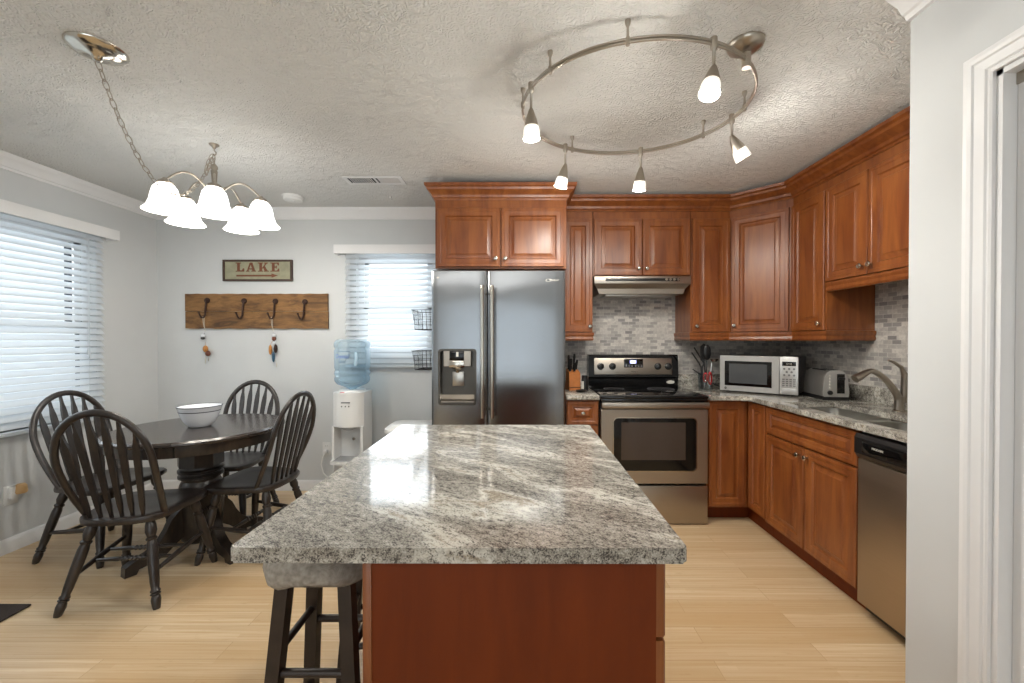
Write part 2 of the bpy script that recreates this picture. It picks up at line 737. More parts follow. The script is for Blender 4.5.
def fabric():
    t = NT('linen_slipcover')
    w = t.n('ShaderNodeTexWave', wave_type='BANDS', bands_direction='X')
    w.inputs['Scale'].default_value = 130
    w2 = t.n('ShaderNodeTexWave', wave_type='BANDS', bands_direction='Y')
    w2.inputs['Scale'].default_value = 130
    v = t.coords()
    t.l(v, w.inputs['Vector'])
    t.l(v, w2.inputs['Vector'])
    h = t.math('ADD', w.outputs['Fac'], w2.outputs['Fac'])
    n = t.noise(v, 70, 3)
    c = t.ramp(n, [(0.3, lin((136, 129, 119))), (0.7, lin((172, 165, 155)))])
    t.bump(t.math('ADD', h, n), 0.3, 0.0015)
    return t.set(c, 0.95)


M['fabric'] = fabric()
M['stoolwood'] = simple('black_brown_wood', (42, 31, 25), 0.4, var=0.3, scale=25)

# ------------------------------------------------------------------ the room
XL, YB, XR, ZC = -3.16, 3.556, 2.245, 2.44
YR = -2.60                    # wall behind the camera
PX, PY = 1.275, 1.355         # the pantry wall's left face and its far end


def wall_with_holes(name, axis, pos, thick, a0, a1, z0, z1, holes, mat):
    """wall slab in the plane axis = pos; holes = [(a0, a1, z0, z1)]"""
    mb = MB()
    cuts = sorted({a0, a1} | {h[0] for h in holes} | {h[1] for h in holes})
    for p, q in zip(cuts, cuts[1:]):
        hs = [h for h in holes if h[0] <= p + 1e-6 and h[1] >= q - 1e-6]
        segs = [(z0, z1)] if not hs else [(z0, hs[0][2]), (hs[0][3], z1)]
        for s0, s1 in segs:
            if s1 - s0 < 1e-4:
                continue
            if axis == 'y':
                mb.box(p, q, min(pos, pos + thick), max(pos, pos + thick), s0, s1)
            else:
                mb.box(min(pos, pos + thick), max(pos, pos + thick), p, q, s0, s1)
    bmesh.ops.remove_doubles(mb.bm, verts=mb.bm.verts, dist=1e-5)
    return struct(mb.build(name, mat, smooth=0))


struct(MB().box(XL - 0.12, XR + 0.12, YR - 0.12, YB + 0.14, -0.08, 0).build('floor', M['floor'], smooth=0))
struct(MB().box(XL - 0.12, XR + 0.12, YR - 0.12, YB + 0.14, ZC, ZC + 0.1).build('ceiling', M['ceiling'], smooth=0))
BW = (-1.43, -0.74, 1.13, 2.06)      # back window hole (x0, x1, z0, z1)
LW = (1.15, 3.045, 0.76, 2.08)        # left window hole (y0, y1, z0, z1)
wall_with_holes('wall_back', 'y', YB, 0.13, XL - 0.12, XR + 0.12, 0, ZC, [BW], M['wall'])
wall_with_holes('wall_left', 'x', XL, -0.12, YR, YB, 0, ZC, [LW], M['wall'])
wall_with_holes('wall_right', 'x', XR, 0.12, PY - 0.10, YB, 0, ZC, [], M['wall'])
wall_with_holes('wall_rear', 'y', YR, -0.12, XL, PX + 0.12, 0, ZC, [(-1.85, 0.95, 0.0, 2.08)], M['wall'])
wall_with_holes('wall_pantry', 'x', PX, 0.10, YR, PY, 0, ZC, [(0.33, 1.11, 0.0, 2.03)], M['wall'])
struct(MB().box(PX + 0.10, XR, PY - 0.10, PY, 0, ZC).build('wall_pantry_end', M['wall'], smooth=0))
struct(MB().box(PX + 0.55, PX + 0.6, YR, PY - 0.10, 0, ZC).build('wall_pantry_inside', M['wall'], smooth=0))

# crown moulding, baseboards, casing
CROWN = [(0, 2.352), (0.010, 2.352), (0.014, 2.366), (0.020, 2.370), (0.030, 2.392), (0.050, 2.412), (0.056, 2.418), (0.060, 2.428), (0.066, 2.440), (0, 2.440)]
struct(MB().sweep([(XL, YR), (XL, YB), (-0.55, YB)], CROWN).build('trim_1', M['white'], smooth=25))
struct(MB().sweep([(PX, PY), (PX, YR)], [(o * 1.45, z) for o, z in CROWN]).build('trim_2', M['white'], smooth=25))
BASE = [(0, 0), (0.014, 0), (0.014, 0.068), (0.009, 0.082), (0.004, 0.090), (0, 0.090)]
struct(MB().sweep([(XL, YR), (XL, YB)], BASE).build('baseboard_left', M['white'], smooth=25))
struct(MB().sweep([(XL + 0.014, YB), (-0.55, YB)], BASE).build('baseboard_back', M['white'], smooth=25))
cs = MB()
cs.M = Matrix(((0, 0, -1, PX), (1, 0, 0, 0), (0, 1, 0, 0), (0, 0, 0, 1)))
cs.sweep([(1.11, 0), (1.11, 2.03), (0.33, 2.03), (0.33, 0)], [(0, 0), (0, 0.010), (0.006, 0.012), (0.012, 0.010), (0.016, 0.014), (0.040, 0.016), (0.044, 0.020), (0.054, 0.021), (0.066, 0.019), (0.066, 0)])
cs.M = Matrix.Identity(4)
cs.box(PX, PX + 0.10, 1.0945, 1.11, 0, 2.03)
cs.box(PX, PX + 0.10, 0.33, 0.345, 0, 2.03)
cs.box(PX, PX + 0.10, 0.33, 1.11, 2.015, 2.03)
struct(cs.build('trim_3', M['white'], smooth=0))

# louvred bifold door in the pantry opening
bd = struct(MB().box(PX + 0.038, PX + 0.066, 1.062, 1.0935, 0.012, 1.985).box(PX + 0.038, PX + 0.066, 0.735, 0.765, 0.012, 1.985)
            .box(PX + 0.038, PX + 0.066, 0.765, 1.062, 1.90, 1.985).box(PX + 0.038, PX + 0.066, 0.765, 1.062, 0.80, 0.88)
            .box(PX + 0.038, PX + 0.066, 0.765, 1.062, 0.012, 0.10).box(PX + 0.046, PX + 0.060, 0.765, 1.062, 0.10, 0.80)
            .build('door_1', M['white'], smooth=0))
lv = MB()
k = 0
while 0.89 + k * 0.028 < 1.895:
    z = 0.89 + k * 0.028
    lv.prism([(PX + 0.036, z - 0.010), (PX + 0.040, z - 0.013), (PX + 0.068, z + 0.014), (PX + 0.064, z + 0.017)], lambda u, w, a: (u, a, w), 0.764, 1.063)
    k += 1
lv.build('louvre_panel', M['white'], bd, smooth=0)
MB().box(PX + 0.034, PX + 0.070, 0.35, 1.094, 1.985, 2.015).build('track', M['nickel'], bd, smooth=0)

# tiles behind the counters
struct(MB().box(0.30, XR, YB - 0.008, YB, 0.88, 1.80).build('trim_4', M['tileX'], smooth=0))
struct(MB().box(XR - 0.008, XR, PY, YB - 0.008, 0.88, 1.75).build('trim_5', M['tileY'], smooth=0))


# ------------------------------------------------------------------ windows and blinds (local: x along the wall, -y into the room)
def window(name, loc, rz, w, z0, z1, cols):
    root = struct(MB().box(0, w, 0.06, 0.10, z0, z0 + 0.045).box(0, w, 0.06, 0.10, z1 - 0.045, z1)
                  .box(0, 0.045, 0.06, 0.10, z0 + 0.045, z1 - 0.045).box(w - 0.045, w, 0.06, 0.10, z0 + 0.045, z1 - 0.045)
                  .box(0, w, 0.0, 0.12, z0 - 0.02, z0).build(name, M['white'], smooth=0))
    root.location = loc
    root.rotation_euler = (0, 0, rz)
    zm = (z0 + z1) / 2 - 0.01
    cw = (w - 0.09) / cols
    for c in range(cols):
        a, b = 0.045 + c * cw, 0.045 + (c + 1) * cw
        s = MB()
        for (q0, q1, y) in ((z0 + 0.045, zm + 0.02, 0.05), (zm - 0.02, z1 - 0.045, 0.075)):
            s.box(a, b, y, y + 0.025, q0, q0 + 0.04).box(a, b, y, y + 0.025, q1 - 0.04, q1)
            s.box(a, a + 0.04, y, y + 0.025, q0, q1).box(b - 0.04, b, y, y + 0.025, q0, q1)
        s.build('sash', M['white'], root, smooth=0)
        g = MB()
        g.box(a + 0.03, b - 0.03, 0.061, 0.064, z0 + 0.07, zm).box(a + 0.03, b - 0.03, 0.086, 0.089, zm, z1 - 0.07)
        g.build('pane', M['glass'], root, smooth=0)
        if cols == 1:
            continue
        k = MB()
        k.box(b - 0.052, b - 0.040, 0.040, 0.060, z0 + 0.08, zm - 0.02).box(b - 0.100, b - 0.086, 0.040, 0.080, zm + 0.02, z1 - 0.08)
        k.build('sash_shadow', M['darkgrey'], root, smooth=0)  # dark strips stand in for the shadow gap along the sash edges
    return root


def blind(name, label, loc, rz, w, ztop, zbot, pitch, tilt, wand_x, group):
    t = thing(name, label, 'blind', loc, rz, group)
    v = MB()
    v.sweep([(-0.065, -0.004), (-0.065, -0.085), (w + 0.065, -0.085), (w + 0.065, -0.004)][::-1],
            [(-0.012, ztop - 0.075), (0.0, ztop - 0.075), (0.004, ztop - 0.055), (0.006, ztop - 0.03), (0.014, ztop - 0.012), (0.014, ztop), (-0.012, ztop)])
    v.build('valance', M['white'], t, smooth=20)
    MB().box(0, w, -0.062, -0.014, ztop - 0.055, ztop - 0.01).build('headrail', M['white'], t, smooth=0)
    s = MB()
    z = ztop - 0.085
    ca, sa = math.cos(tilt), math.sin(tilt)
    zs = []
    while z > zbot + 0.045:
        zs.append(z)
        hw, th = 0.0245, 0.0014
        s.prism([(-hw * ca - th * sa, -hw * sa + th * ca), (-hw * ca + th * sa, -hw * sa - th * ca), (hw * ca + th * sa, hw * sa - th * ca), (hw * ca - th * sa, hw * sa + th * ca)],
                lambda u, q, a, z=z: (a, -0.038 + u, z + q), 0.0, w)
        z -= pitch
    s.build('slats', M['slat'], t, smooth=0)
    MB().box(0, w, -0.062, -0.014, zbot, zbot + 0.022, 0.004).build('bottom_rail', M['slat'], t)
    n = max(2, int(w / 0.6) + 1)
    for i in range(n):
        x = 0.12 + (w - 0.24) * i / (n - 1)
        for y in (-0.064, -0.012):
            MB().tube([(x, y, ztop - 0.05), (x, y, zbot + 0.02)], 0.0012, 5).build('ladder_cord', M['slat'], t)
    q = MB()
    for dx in (0.0, 0.014):
        q.tube([(wand_x + dx, -0.074, ztop - 0.06), (wand_x + dx, -0.074, ztop - 0.90 - dx * 2)], 0.0016, 6)
        q.spindle((wand_x + dx, -0.074, ztop - 0.935 - dx * 2), (wand_x + dx, -0.074, ztop - 0.895 - dx * 2), [(0.003, 0), (0.007, 0.15), (0.005, 0.8), (0.002, 1)], 8)
    q.build('lift_cord', M['slat'], t)
    return t


# back wall: x to the right, room towards -y ; left wall: rotate +90 so local -y -> +x (local x -> +y)
window('window_1', (BW[0], YB, 0), 0, BW[1] - BW[0], BW[2], BW[3], 1)
blind('window_blind', 'white slatted blind over the back wall window, beside the fridge and behind the water bottle', (-1.505, YB, 0), 0,
      0.83, 2.115, 1.075, 0.0475, math.radians(50), 0.03, 'white slatted window blinds')
window('window_2', (XL, LW[0], 0), PI / 2, LW[1] - LW[0], LW[2], LW[3], 2)
blind('window_blind', 'wide white slatted blind on the left wall beside the dining chairs', (XL, 1.05, 0), PI / 2,
      2.0, 2.14, 0.725, 0.0455, math.radians(49), 1.86, 'white slatted window blinds')

# patio door behind the camera
pd = struct(MB().box(-1.85, 0.95, YR - 0.10, YR - 0.04, 2.02, 2.08).box(-1.85, -1.79, YR - 0.10, YR - 0.04, 0, 2.02)
            .box(0.89, 0.95, YR - 0.10, YR - 0.04, 0, 2.02).box(-0.49, -0.41, YR - 0.10, YR - 0.04, 0, 2.02)
            .box(-1.79, 0.89, YR - 0.10, YR - 0.04, 0, 0.07).build('door_2', M['white'], smooth=0))
bs = MB()
for i in range(22):
    z = 0.14 + i * 0.086
    bs.prism([(-0.030, -0.026), (-0.029, -0.027), (0.030, 0.026), (0.029, 0.027)], lambda u, q, a, z=z: (a, YR - 0.005 + u, z + q), -1.79, 0.89)
bs.build('blind_slats', M['slat'], pd, smooth=0)
MB().box(-1.79, 0.89, YR - 0.075, YR - 0.07, 0.07, 2.02).build('pane', M['glass'], pd, smooth=0)

# ------------------------------------------------------------------ cabinets (local: x along the front, y from the front to the back)
def knob_mb(mb, x, z, y=-0.02):
    Mx = Matrix.Translation((x, y, z)) @ Matrix.Rotation(math.radians(90), 4, 'X')
    mb.lathe([(0.006, 0), (0.005, 0.010), (0.0085, 0.014), (0.0145, 0.019), (0.0150, 0.024), (0.011, 0.0285), (0, 0.030)], 16, M=Mx)
    return mb


def front(root, name, x0, x1, z0, z1, knob=None, T=0.02):
    d = MB().panel(x0, x1, z0, z1, 0, -T).build(name, M['cab'], root, smooth=25)
    if knob:
        knob_mb(MB(), knob[0], knob[1], -T).build('knob', M['chrome'], d)
    return d


def base_unit(label, loc, rz, w, d=0.585, toe=True):
    t = thing('base_cabinet', label, 'cabinet', loc, rz, 'cherry stained base cabinets')
    MB().box(0.0, w, 0.0, d, 0.105, 0.884).build('carcass', M['cab'], t, smooth=0)
    MB().box(0.0, w, 0.075, d, 0.0, 0.105).build('toe_kick', M['cabred'], t, smooth=0)
    return t


def upper_unit(label, loc, rz, w, d, z0, z1, rail=None, ret=''):
    t = thing('wall_cabinet', label, 'cabinet', loc, rz, 'cherry stained wall cabinets')
    MB().box(0.0, w, 0.0, d, z0, z1).build('carcass', M['cab'], t, smooth=0)
    if rail:
        MB().sweep(([(0, d)] if 'L' in ret else []) + [(0, 0), (w, 0)] + ([(w, d)] if 'R' in ret else []), [(-0.018, rail), (0.004, rail), (0.010, rail + 0.012), (0.006, rail + 0.030), (0.012, rail + 0.045), (0.012, z0 + 0.006), (0, z0 + 0.008), (-0.018, z0 + 0.001)]).build('light_rail', M['cab'], t, smooth=20)
    return t


ZU0, ZU1, ZD0, ZD1 = 1.362, 2.315, 1.372, 2.255
YU = 3.226                                   # carcass front of the back run
rail_z = 1.305
# narrow unit beside the fridge
u = upper_unit('narrow one-door wall cabinet between fridge cabinet and range hood', (0.325, YU, 0), 0, 0.235, 0.32, ZU0, ZU1, rail_z, 'R')
front(u, 'door', 0.006, 0.234, ZD0, ZD1, (0.212, ZD0 + 0.045))
# over the hood
u = upper_unit('short two-door wall cabinet directly above the range hood', (0.565, YU, 0), 0, 0.762, 0.32, 1.808, ZU1)
front(u, 'door', 0.006, 0.378, 1.816, ZD1, (0.350, 1.816 + 0.05))
front(u, 'door', 0.384, 0.756, 1.816, ZD1, (0.412, 1.816 + 0.05))
# right of the hood
u = upper_unit('one-door wall cabinet right of the hood, left of the angled corner cabinet', (1.331, YU, 0), 0, 0.303, 0.32, ZU0, ZU1, rail_z, 'L')
front(u, 'door', 0.008, 0.299, ZD0, ZD1, (0.034, ZD0 + 0.045))
# diagonal corner
CW = math.hypot(0.30, 0.30)
t = thing('wall_cabinet', 'angled corner wall cabinet above the microwave', 'cabinet', (1.634, YU, 0), 0, 'cherry stained wall cabinets')
MB().prism([(0, 0), (0.30, -0.30), (0.601, -0.30), (0.601, 0.318), (0, 0.318)], lambda a, b, z: (a, b, z), ZU0, ZU1).build('carcass', M['cab'], t, smooth=0)
dd = MB()
dd.M = Matrix.Rotation(-PI / 4, 4, 'Z')
dd.panel(0.022, CW - 0.022, ZD0, ZD1, 0, -0.02)
dd = dd.build('door', M['cab'], t, smooth=25)
kk = MB()
kk.M = Matrix.Rotation(-PI / 4, 4, 'Z')
knob_mb(kk, 0.048, ZD0 + 0.05).build('knob', M['chrome'], dd)
ss = MB()
ss.sweep([(0, 0), (0.30, -0.30)], [(-0.018, rail_z), (0.004, rail_z), (0.010, rail_z + 0.012), (0.006, rail_z + 0.030), (0.012, rail_z + 0.045), (0.012, ZU0 + 0.006), (0, ZU0 + 0.008), (-0.018, ZU0 + 0.001)]).build('light_rail', M['cab'], t, smooth=20)
# right run
XU = 1.934                                   # carcass front of the right run
t = upper_unit('tall one-door wall cabinet on the right wall, next to the angled corner unit', (XU, YU - 0.30, 0), -PI / 2, 0.327, 0.301, ZU0, ZU1, rail_z, 'R')
front(t, 'door', 0.006, 0.321, ZD0, ZD1, (0.294, ZD0 + 0.045))
t = upper_unit('shorter two-door wall cabinet on the right wall above the sink', (XU, 2.599, 0), -PI / 2, 0.68, 0.301, 1.665, ZU1, 1.615)
front(t, 'door', 0.006, 0.317, 1.675, ZD1, (0.290, 1.675 + 0.05))
front(t, 'door', 0.323, 0.674, 1.675, ZD1, (0.350, 1.675 + 0.05))
# crown over the two runs
CC = [(-0.02, 2.312), (0.004, 2.312), (0.008, 2.322), (0.016, 2.328), (0.020, 2.344), (0.038, 2.366), (0.048, 2.374), (0.052, 2.388), (0.064, 2.396), (0.066, 2.414), (-0.02, 2.414)]
cr = MB().sweep([(0.322, YU), (1.634, YU), (XU, YU - 0.30), (XU, 1.925)], [(o * 1.45 if o > 0 else o, z + 0.004) for o, z in CC]).build('cabinet_crown', M['cab'], smooth=22)
tag(cr, 'stained crown moulding running along the tops of the kitchen wall cabinets', 'moulding')

# fridge cabinet
FX0, FX1, FY = -0.602, 0.318, 2.885
t = thing('wall_cabinet', 'deep two-door cabinet above the fridge with its own crown', 'cabinet', (FX0, FY, 0), 0, 'cherry stained wall cabinets')
w = FX1 - FX0
MB().box(0, w, 0, YB - FY - 0.002, 1.812, 2.29).build('carcass', M['cab'], t, smooth=0)
front(t, 'door', 0.018, w / 2 - 0.004, 1.822, 2.232, (w / 2 - 0.034, 1.822 + 0.055))
front(t, 'door', w / 2 + 0.004, w - 0.018, 1.822, 2.232, (w / 2 + 0.034, 1.822 + 0.055))
FC = [(-0.02, z - 0.036 if z < 2.41 else z - 0.03) for o, z in CC]
FC = [(o, z - 0.022) for o, z in CC]
MB().sweep([(0.0, YB - FY - 0.004), (0, 0), (w, 0), (w, 0.30)], FC).build('crown', M['cab'], t, smooth=22)

# base units
YF = 2.946                                   # carcass front of the back run
t = base_unit('narrow base cabinet between the fridge and the range', (0.325, YF, 0), 0, 0.232, 0.60)
front(t, 'drawer', 0.006, 0.226, 0.705, 0.872, (0.116, 0.789))
front(t, 'door', 0.006, 0.226, 0.120, 0.695, (0.20, 0.64))
XF = 1.635
t = thing('base_cabinet', 'corner base cabinet with two narrow doors, right of the range', 'cabinet', (1.330, YF, 0), 0, 'cherry stained base cabinets')
MB().prism([(0, 0), (XF - 1.330, 0), (XF - 1.330, -0.226), (XR - 1.332, -0.226), (XR - 1.332, 0.60), (0, 0.60)], lambda a, b, z: (a, b, z), 0.105, 0.884).build('carcass', M['cab'], t, smooth=0)
MB().prism([(0, 0.075), (XF - 1.288, 0.075), (XF - 1.288, -0.226), (XR - 1.332, -0.226), (XR - 1.332, 0.60), (0, 0.60)], lambda a, b, z: (a, b, z), 0.0, 0.105).build('toe_kick', M['cabred'], t, smooth=0)
front(t, 'door', 0.012, XF - 1.330 - 0.024, 0.120, 0.872)
d2 = MB()
d2.M = Matrix.Translation((XF - 1.330, 0, 0)) @ Matrix.Rotation(-PI / 2, 4, 'Z')
d2.panel(0.026, 0.222, 0.120, 0.872, 0, -0.02)
d2.build('door', M['cab'], t, smooth=25)
t = thing('base_cabinet', 'two-door sink base cabinet with a wide false drawer front under the sink', 'cabinet', (XF, 2.718, 0), -PI / 2, 'cherry stained base cabinets')
MB().box(0, 0.75, 0, 0.605, 0.105, 0.125).box(0, 0.018, 0, 0.605, 0.125, 0.884).box(0.732, 0.75, 0, 0.605, 0.125, 0.66).box(0.018, 0.732, 0.59, 0.605, 0.125, 0.884).box(0.018, 0.732, 0, 0.018, 0.125, 0.884).build('carcass', M['cab'], t, smooth=0)
MB().box(0.0, 0.75, 0.042, 0.605, 0.0, 0.105).build('toe_kick', M['cabred'], t, smooth=0)
front(t, 'drawer_front', 0.008, 0.742, 0.700, 0.868)
front(t, 'door', 0.008, 0.371, 0.108, 0.688, (0.342, 0.645))
front(t, 'door', 0.379, 0.742, 0.108, 0.688, (0.408, 0.645))

# worktops
ZT0, ZT1 = 0.885, 0.915
wt = MB().box(0.322, 0.557, 2.905, YB - 0.010, ZT0, ZT1, 0.003).build('worktop', M['granite'])
tag(wt, 'small granite worktop under the knife block, between fridge and range', 'worktop', 'granite worktops')
SX0, SX1, SY0, SY1 = 1.665, 1.985, 1.70, 2.60
wt = MB()
wt.box(1.333, XR - 0.010, 2.88, YB - 0.010, ZT0, ZT1).box(1.590, XR - 0.010, SY1, 2.88, ZT0, ZT1).box(1.590, SX0, SY0, SY1, ZT0, ZT1)
wt.box(SX1, XR - 0.010, SY0, SY1, ZT0, ZT1).box(1.590, XR - 0.010, PY + 0.004, SY0, ZT0, ZT1)
wt.prism([(1.540, 2.88), (1.590, 2.83), (1.590, 2.88)], lambda a, b, z: (a, b, z), ZT0, ZT1)
bmesh.ops.remove_doubles(wt.bm, verts=wt.bm.verts, dist=1e-5)
wt = wt.build('worktop', M['granite'], smooth=0)
tag(wt, 'L-shaped granite worktop carrying the microwave, toaster and sink', 'worktop', 'granite worktops')
MB().box(1.333, XR - 0.010, YB - 0.030, YB - 0.010, ZT1, 1.015, 0.003).box(XR - 0.030, XR - 0.010, PY + 0.004, YB - 0.030, ZT1, 1.015, 0.003).build('backsplash_strip', M['granite'], wt)

# sink
sk = thing('sink', 'stainless double-bowl sink set into the granite below the faucet', 'sink', (SX0, SY0, 0.0))
L = SY1 - SY0
for y0, y1 in ((0.004, L * 0.47), (L * 0.53, L - 0.004)):
    b = MB()
    x0, x1, zt, zb, th = 0.004, SX1 - SX0 - 0.004, 0.884, 0.70, 0.008
    def rr(x0, x1, y0, y1, r, n=5):
        out = []
        for cx, cy, a0 in ((x1 - r, y1 - r, 0), (x0 + r, y1 - r, 90), (x0 + r, y0 + r, 180), (x1 - r, y0 + r, 270)):
            for i in range(n + 1):
                a = math.radians(a0 + 90 * i / n)
                out.append((cx + r * math.cos(a), cy + r * math.sin(a)))
        return out
    loops = [(rr(x0 - th, x1 + th, y0 - th, y1 + th, 0.06), zb - 0.008), (rr(x0 - th, x1 + th, y0 - th, y1 + th, 0.06), zt), (rr(x0, x1, y0, y1, 0.055), zt), (rr(x0 + 0.008, x1 - 0.008, y0 + 0.008, y1 - 0.008, 0.05), zb + 0.02), (rr(x0 + 0.03, x1 - 0.03, y0 + 0.03, y1 - 0.03, 0.04), zb)]
    rings = [[b.v((x, y, z)) for x, y in lp] for lp, z in loops]
    for A, B in zip(rings, rings[1:]):
        for i in range(len(A)):
            b.face([A[i], A[(i + 1) % len(A)], B[(i + 1) % len(A)], B[i]])
    b.face(rings[0][::-1])
    b.face(rings[-1])
    b = b.build('bowl', M['steelrough'], sk, smooth=50)
    MB().lathe([(0.040, zb + 0.0005), (0.040, zb + 0.003), (0.030, zb + 0.004), (0.026, zb + 0.001), (0, zb + 0.001)], 20, c=((x0 + x1) / 2, (y0 + y1) / 2, 0)).build('drain', M['chrome'], b)
MB().box(0.004, SX1 - SX0 - 0.004, L * 0.47 + 0.003, L * 0.53 - 0.003, 0.866, 0.8835, 0.002).build('divider', M['steelrough'], sk)

# faucet
fc = thing('faucet', 'satin nickel arched pull-out faucet with side lever behind the sink', 'faucet', (2.085, 2.265, ZT1))
MB().lathe([(0.030, 0), (0.030, 0.006), (0.023, 0.012), (0.021, 0.05), (0.021, 0.085)], 20).build('base', M['nickel'], fc)
pts, rs = [], []
for i in range(17):
    a = i / 16
    x = 0.0 - 0.245 * a ** 1.25
    z = 0.06 + 0.170 * math.sin(min(1.0, a * 1.22) * PI / 2) - (0.05 * max(0, a - 0.70) / 0.30 if a > 0.70 else 0)
    pts.append((x, 0, z))
    rs.append(0.0190 - 0.005 * min(1, a / 0.72) + (0.009 * (a - 0.72) / 0.28 if a > 0.72 else 0))
MB().tube(pts, rs, 14, up=(0, 1, 0)).build('spout', M['nickel'], fc)
MB().tube([(0.022, 0.0, 0.05), (0.030, 0.0, 0.13), (0.030, 0.0, 0.20), (0.010, 0.0, 0.245), (-0.030, 0.0, 0.272), (-0.060, 0.0, 0.283)], [0.016, 0.018, 0.016, 0.010, 0.008, 0.006], 12, up=(0, 1, 0)).build('lever', M['nickel'], fc)

# ------------------------------------------------------------------ dishwasher
dw = thing('dishwasher', 'stainless dishwasher with black control strip beside the sink cabinet', 'dishwasher', (XF - 0.004, 1.963, 0), -PI / 2)
W = 0.598
MB().box(0.004, W - 0.004, 0.0205, 0.585, 0.03, 0.66).build('body', M['black'], dw, smooth=0)
dwd = MB().box(0.004, W - 0.004, -0.022, 0.02, 0.062, 0.748, 0.004).build('door', M['steeldw'], dw)
cp = MB()
cp.prism([(0.02, 0.752), (-0.022, 0.752), (-0.040, 0.775), (-0.040, 0.850), (-0.030, 0.868), (0.02, 0.868)], lambda y, z, x: (x, y, z), 0.004, W - 0.004)
cp = cp.build('control_panel', M['black'], dw, smooth=20)
MB().box(0.05, W - 0.05, -0.0425, -0.040, 0.785, 0.842, 0.001).build('fascia', M['glassblack'], cp)
tx = text_mb('FRIGIDAIRE', 0.009, width=0.058)
tx.M = Matrix.Identity(4)
for vv in tx.bm.verts:
    vv.co += Vector((0.135, -0.0432, 0.818))
tx.build('logo', M['paper'], cp, smooth=0)
MB().tube([(0.33, -0.040, 0.760), (0.33, -0.056, 0.760), (0.50, -0.056, 0.760), (0.50, -0.040, 0.760)], 0.006, 8).build('handle', M['nickel'], dw)
MB().box(0.004, W - 0.004, 0.0205, 0.035, 0.02, 0.062).build('kick_plate', M['black'], dw, smooth=0)
for x in (0.05, W - 0.05):
    MB().lathe([(0.018, 0), (0.018, 0.012), (0.008, 0.014), (0.008, 0.04)], 12, c=(x, 0.07, 0)).build('foot', M['nickel'], dw)

# ------------------------------------------------------------------ refrigerator
FRX, FRY = -0.612, 2.800
W = 0.915
fr = thing('refrigerator', 'tall stainless side-by-side refrigerator with ice dispenser', 'refrigerator', (FRX, FRY, 0))
MB().box(0.004, W - 0.004, 0.062, 0.655, 0.03, 1.765, 0.004).build('body', simple('grey_fridge_side', (120, 122, 124), 0.45), fr)
MB().box(0.01, W - 0.01, 0.03, 0.10, 0.01, 0.10).build('toe_grille', M['black'], fr, smooth=0)


def fdoor(x0, x1, hole=None):
    """gently bowed door; hole = (x0, x1, z0, z1) gets a recess"""
    mb = MB()
    xs = [x0, x0 + 0.006, x0 + 0.02]
    n = 8
    xs += [x0 + 0.02 + (x1 - x0 - 0.04) * i / n for i in range(1, n)]
    xs += [x1 - 0.02, x1 - 0.006, x1]
    if hole:
        xs = sorted([x for x in xs if all(abs(x - h) > 0.012 for h in hole[:2])] + list(hole[:2]))
    zs = [0.11, 0.116] + ([hole[2], hole[3]] if hole else [0.6, 1.2]) + [1.779, 1.785]

    def yf(x, z):
        u = (x - x0) / (x1 - x0)
        e = min(x - x0, x1 - x)
        y = -0.006 * (1 - (2 * u - 1) ** 2)
        if e < 0.02:
            y += 0.008 * (1 - e / 0.02) ** 2
        if z in (zs[0], zs[-1]):
            y += 0.005
        return y
    grid = [[mb.v((x, yf(x, z), z)) for x in xs] for z in zs]
    for j in range(len(zs) - 1):
        for i in range(len(xs) - 1):
            if hole and xs[i] >= hole[0] - 1e-6 and xs[i + 1] <= hole[1] + 1e-6 and zs[j] >= hole[2] - 1e-6 and zs[j + 1] <= hole[3] + 1e-6:
                continue
            mb.face([grid[j][i], grid[j][i + 1], grid[j + 1][i + 1], grid[j + 1][i]])
    back = [mb.v((x, 0.060, z)) for x, z in ((x0, zs[0]), (x1, zs[0]), (x1, zs[-1]), (x0, zs[-1]))]
    mb.face(back)
    mb.face([back[0], back[1]] + grid[0][::-1])
    mb.face([back[3], back[2]] + grid[-1][::-1])
    mb.face([back[0]] + [back[3]] + [r[0] for r in grid[::-1]])
    mb.face([back[1]] + [back[2]] + [r[-1] for r in grid[::-1]])
    return mb


HX0, HX1, HZ0, HZ1 = 0.052, 0.302, 0.870, 1.243
ld = fdoor(0.0, 0.379, (HX0, HX1, HZ0, HZ1)).build('door', M['steel'], fr, smooth=30)
rd = fdoor(0.387, W).build('door', M['steel'], fr, smooth=30)
for d, x in ((ld, 0.352), (rd, 0.418)):
    h = MB().tube([(x, -0.058, 0.785), (x, -0.058, 1.675)], 0.0125, 14)
    h.tube([(x, -0.058, 0.83), (x, -0.004, 0.83)], 0.009, 10).tube([(x, -0.058, 1.63), (x, -0.004, 1.63)], 0.009, 10)
    h.build('handle', M['chrome'], d)
# dispenser
dp = MB()
for ins0, ins1, y0, y1 in ((-0.006, 0.008, -0.013, -0.002),):
    a = rr(HX0 + ins0, HX1 - ins0, HZ0 + ins0, HZ1 - ins0, 0.022)
    b = rr(HX0 + ins1, HX1 - ins1, HZ0 + ins1, HZ1 - ins1, 0.016)
    R = [[dp.v((x, y, z)) for x, z in lp] for lp, y in ((a, -0.004), (a, -0.011), (b, -0.011), (b, 0.0), (rr(HX0 + 0.012, HX1 - 0.012, HZ0 + 0.012, HZ1 - 0.012, 0.016), 0.052))]
    for A, B in zip(R, R[1:]):
        for i in range(len(A)):
            dp.face([A[i], A[(i + 1) % len(A)], B[(i + 1) % len(A)], B[i]])
    dp.face(R[-1])
dp = dp.build('dispenser', simple('dark_dispenser_recess', (88, 85, 80), 0.35, 0.7, var=0.1), ld, smooth=40)
rc = MB()
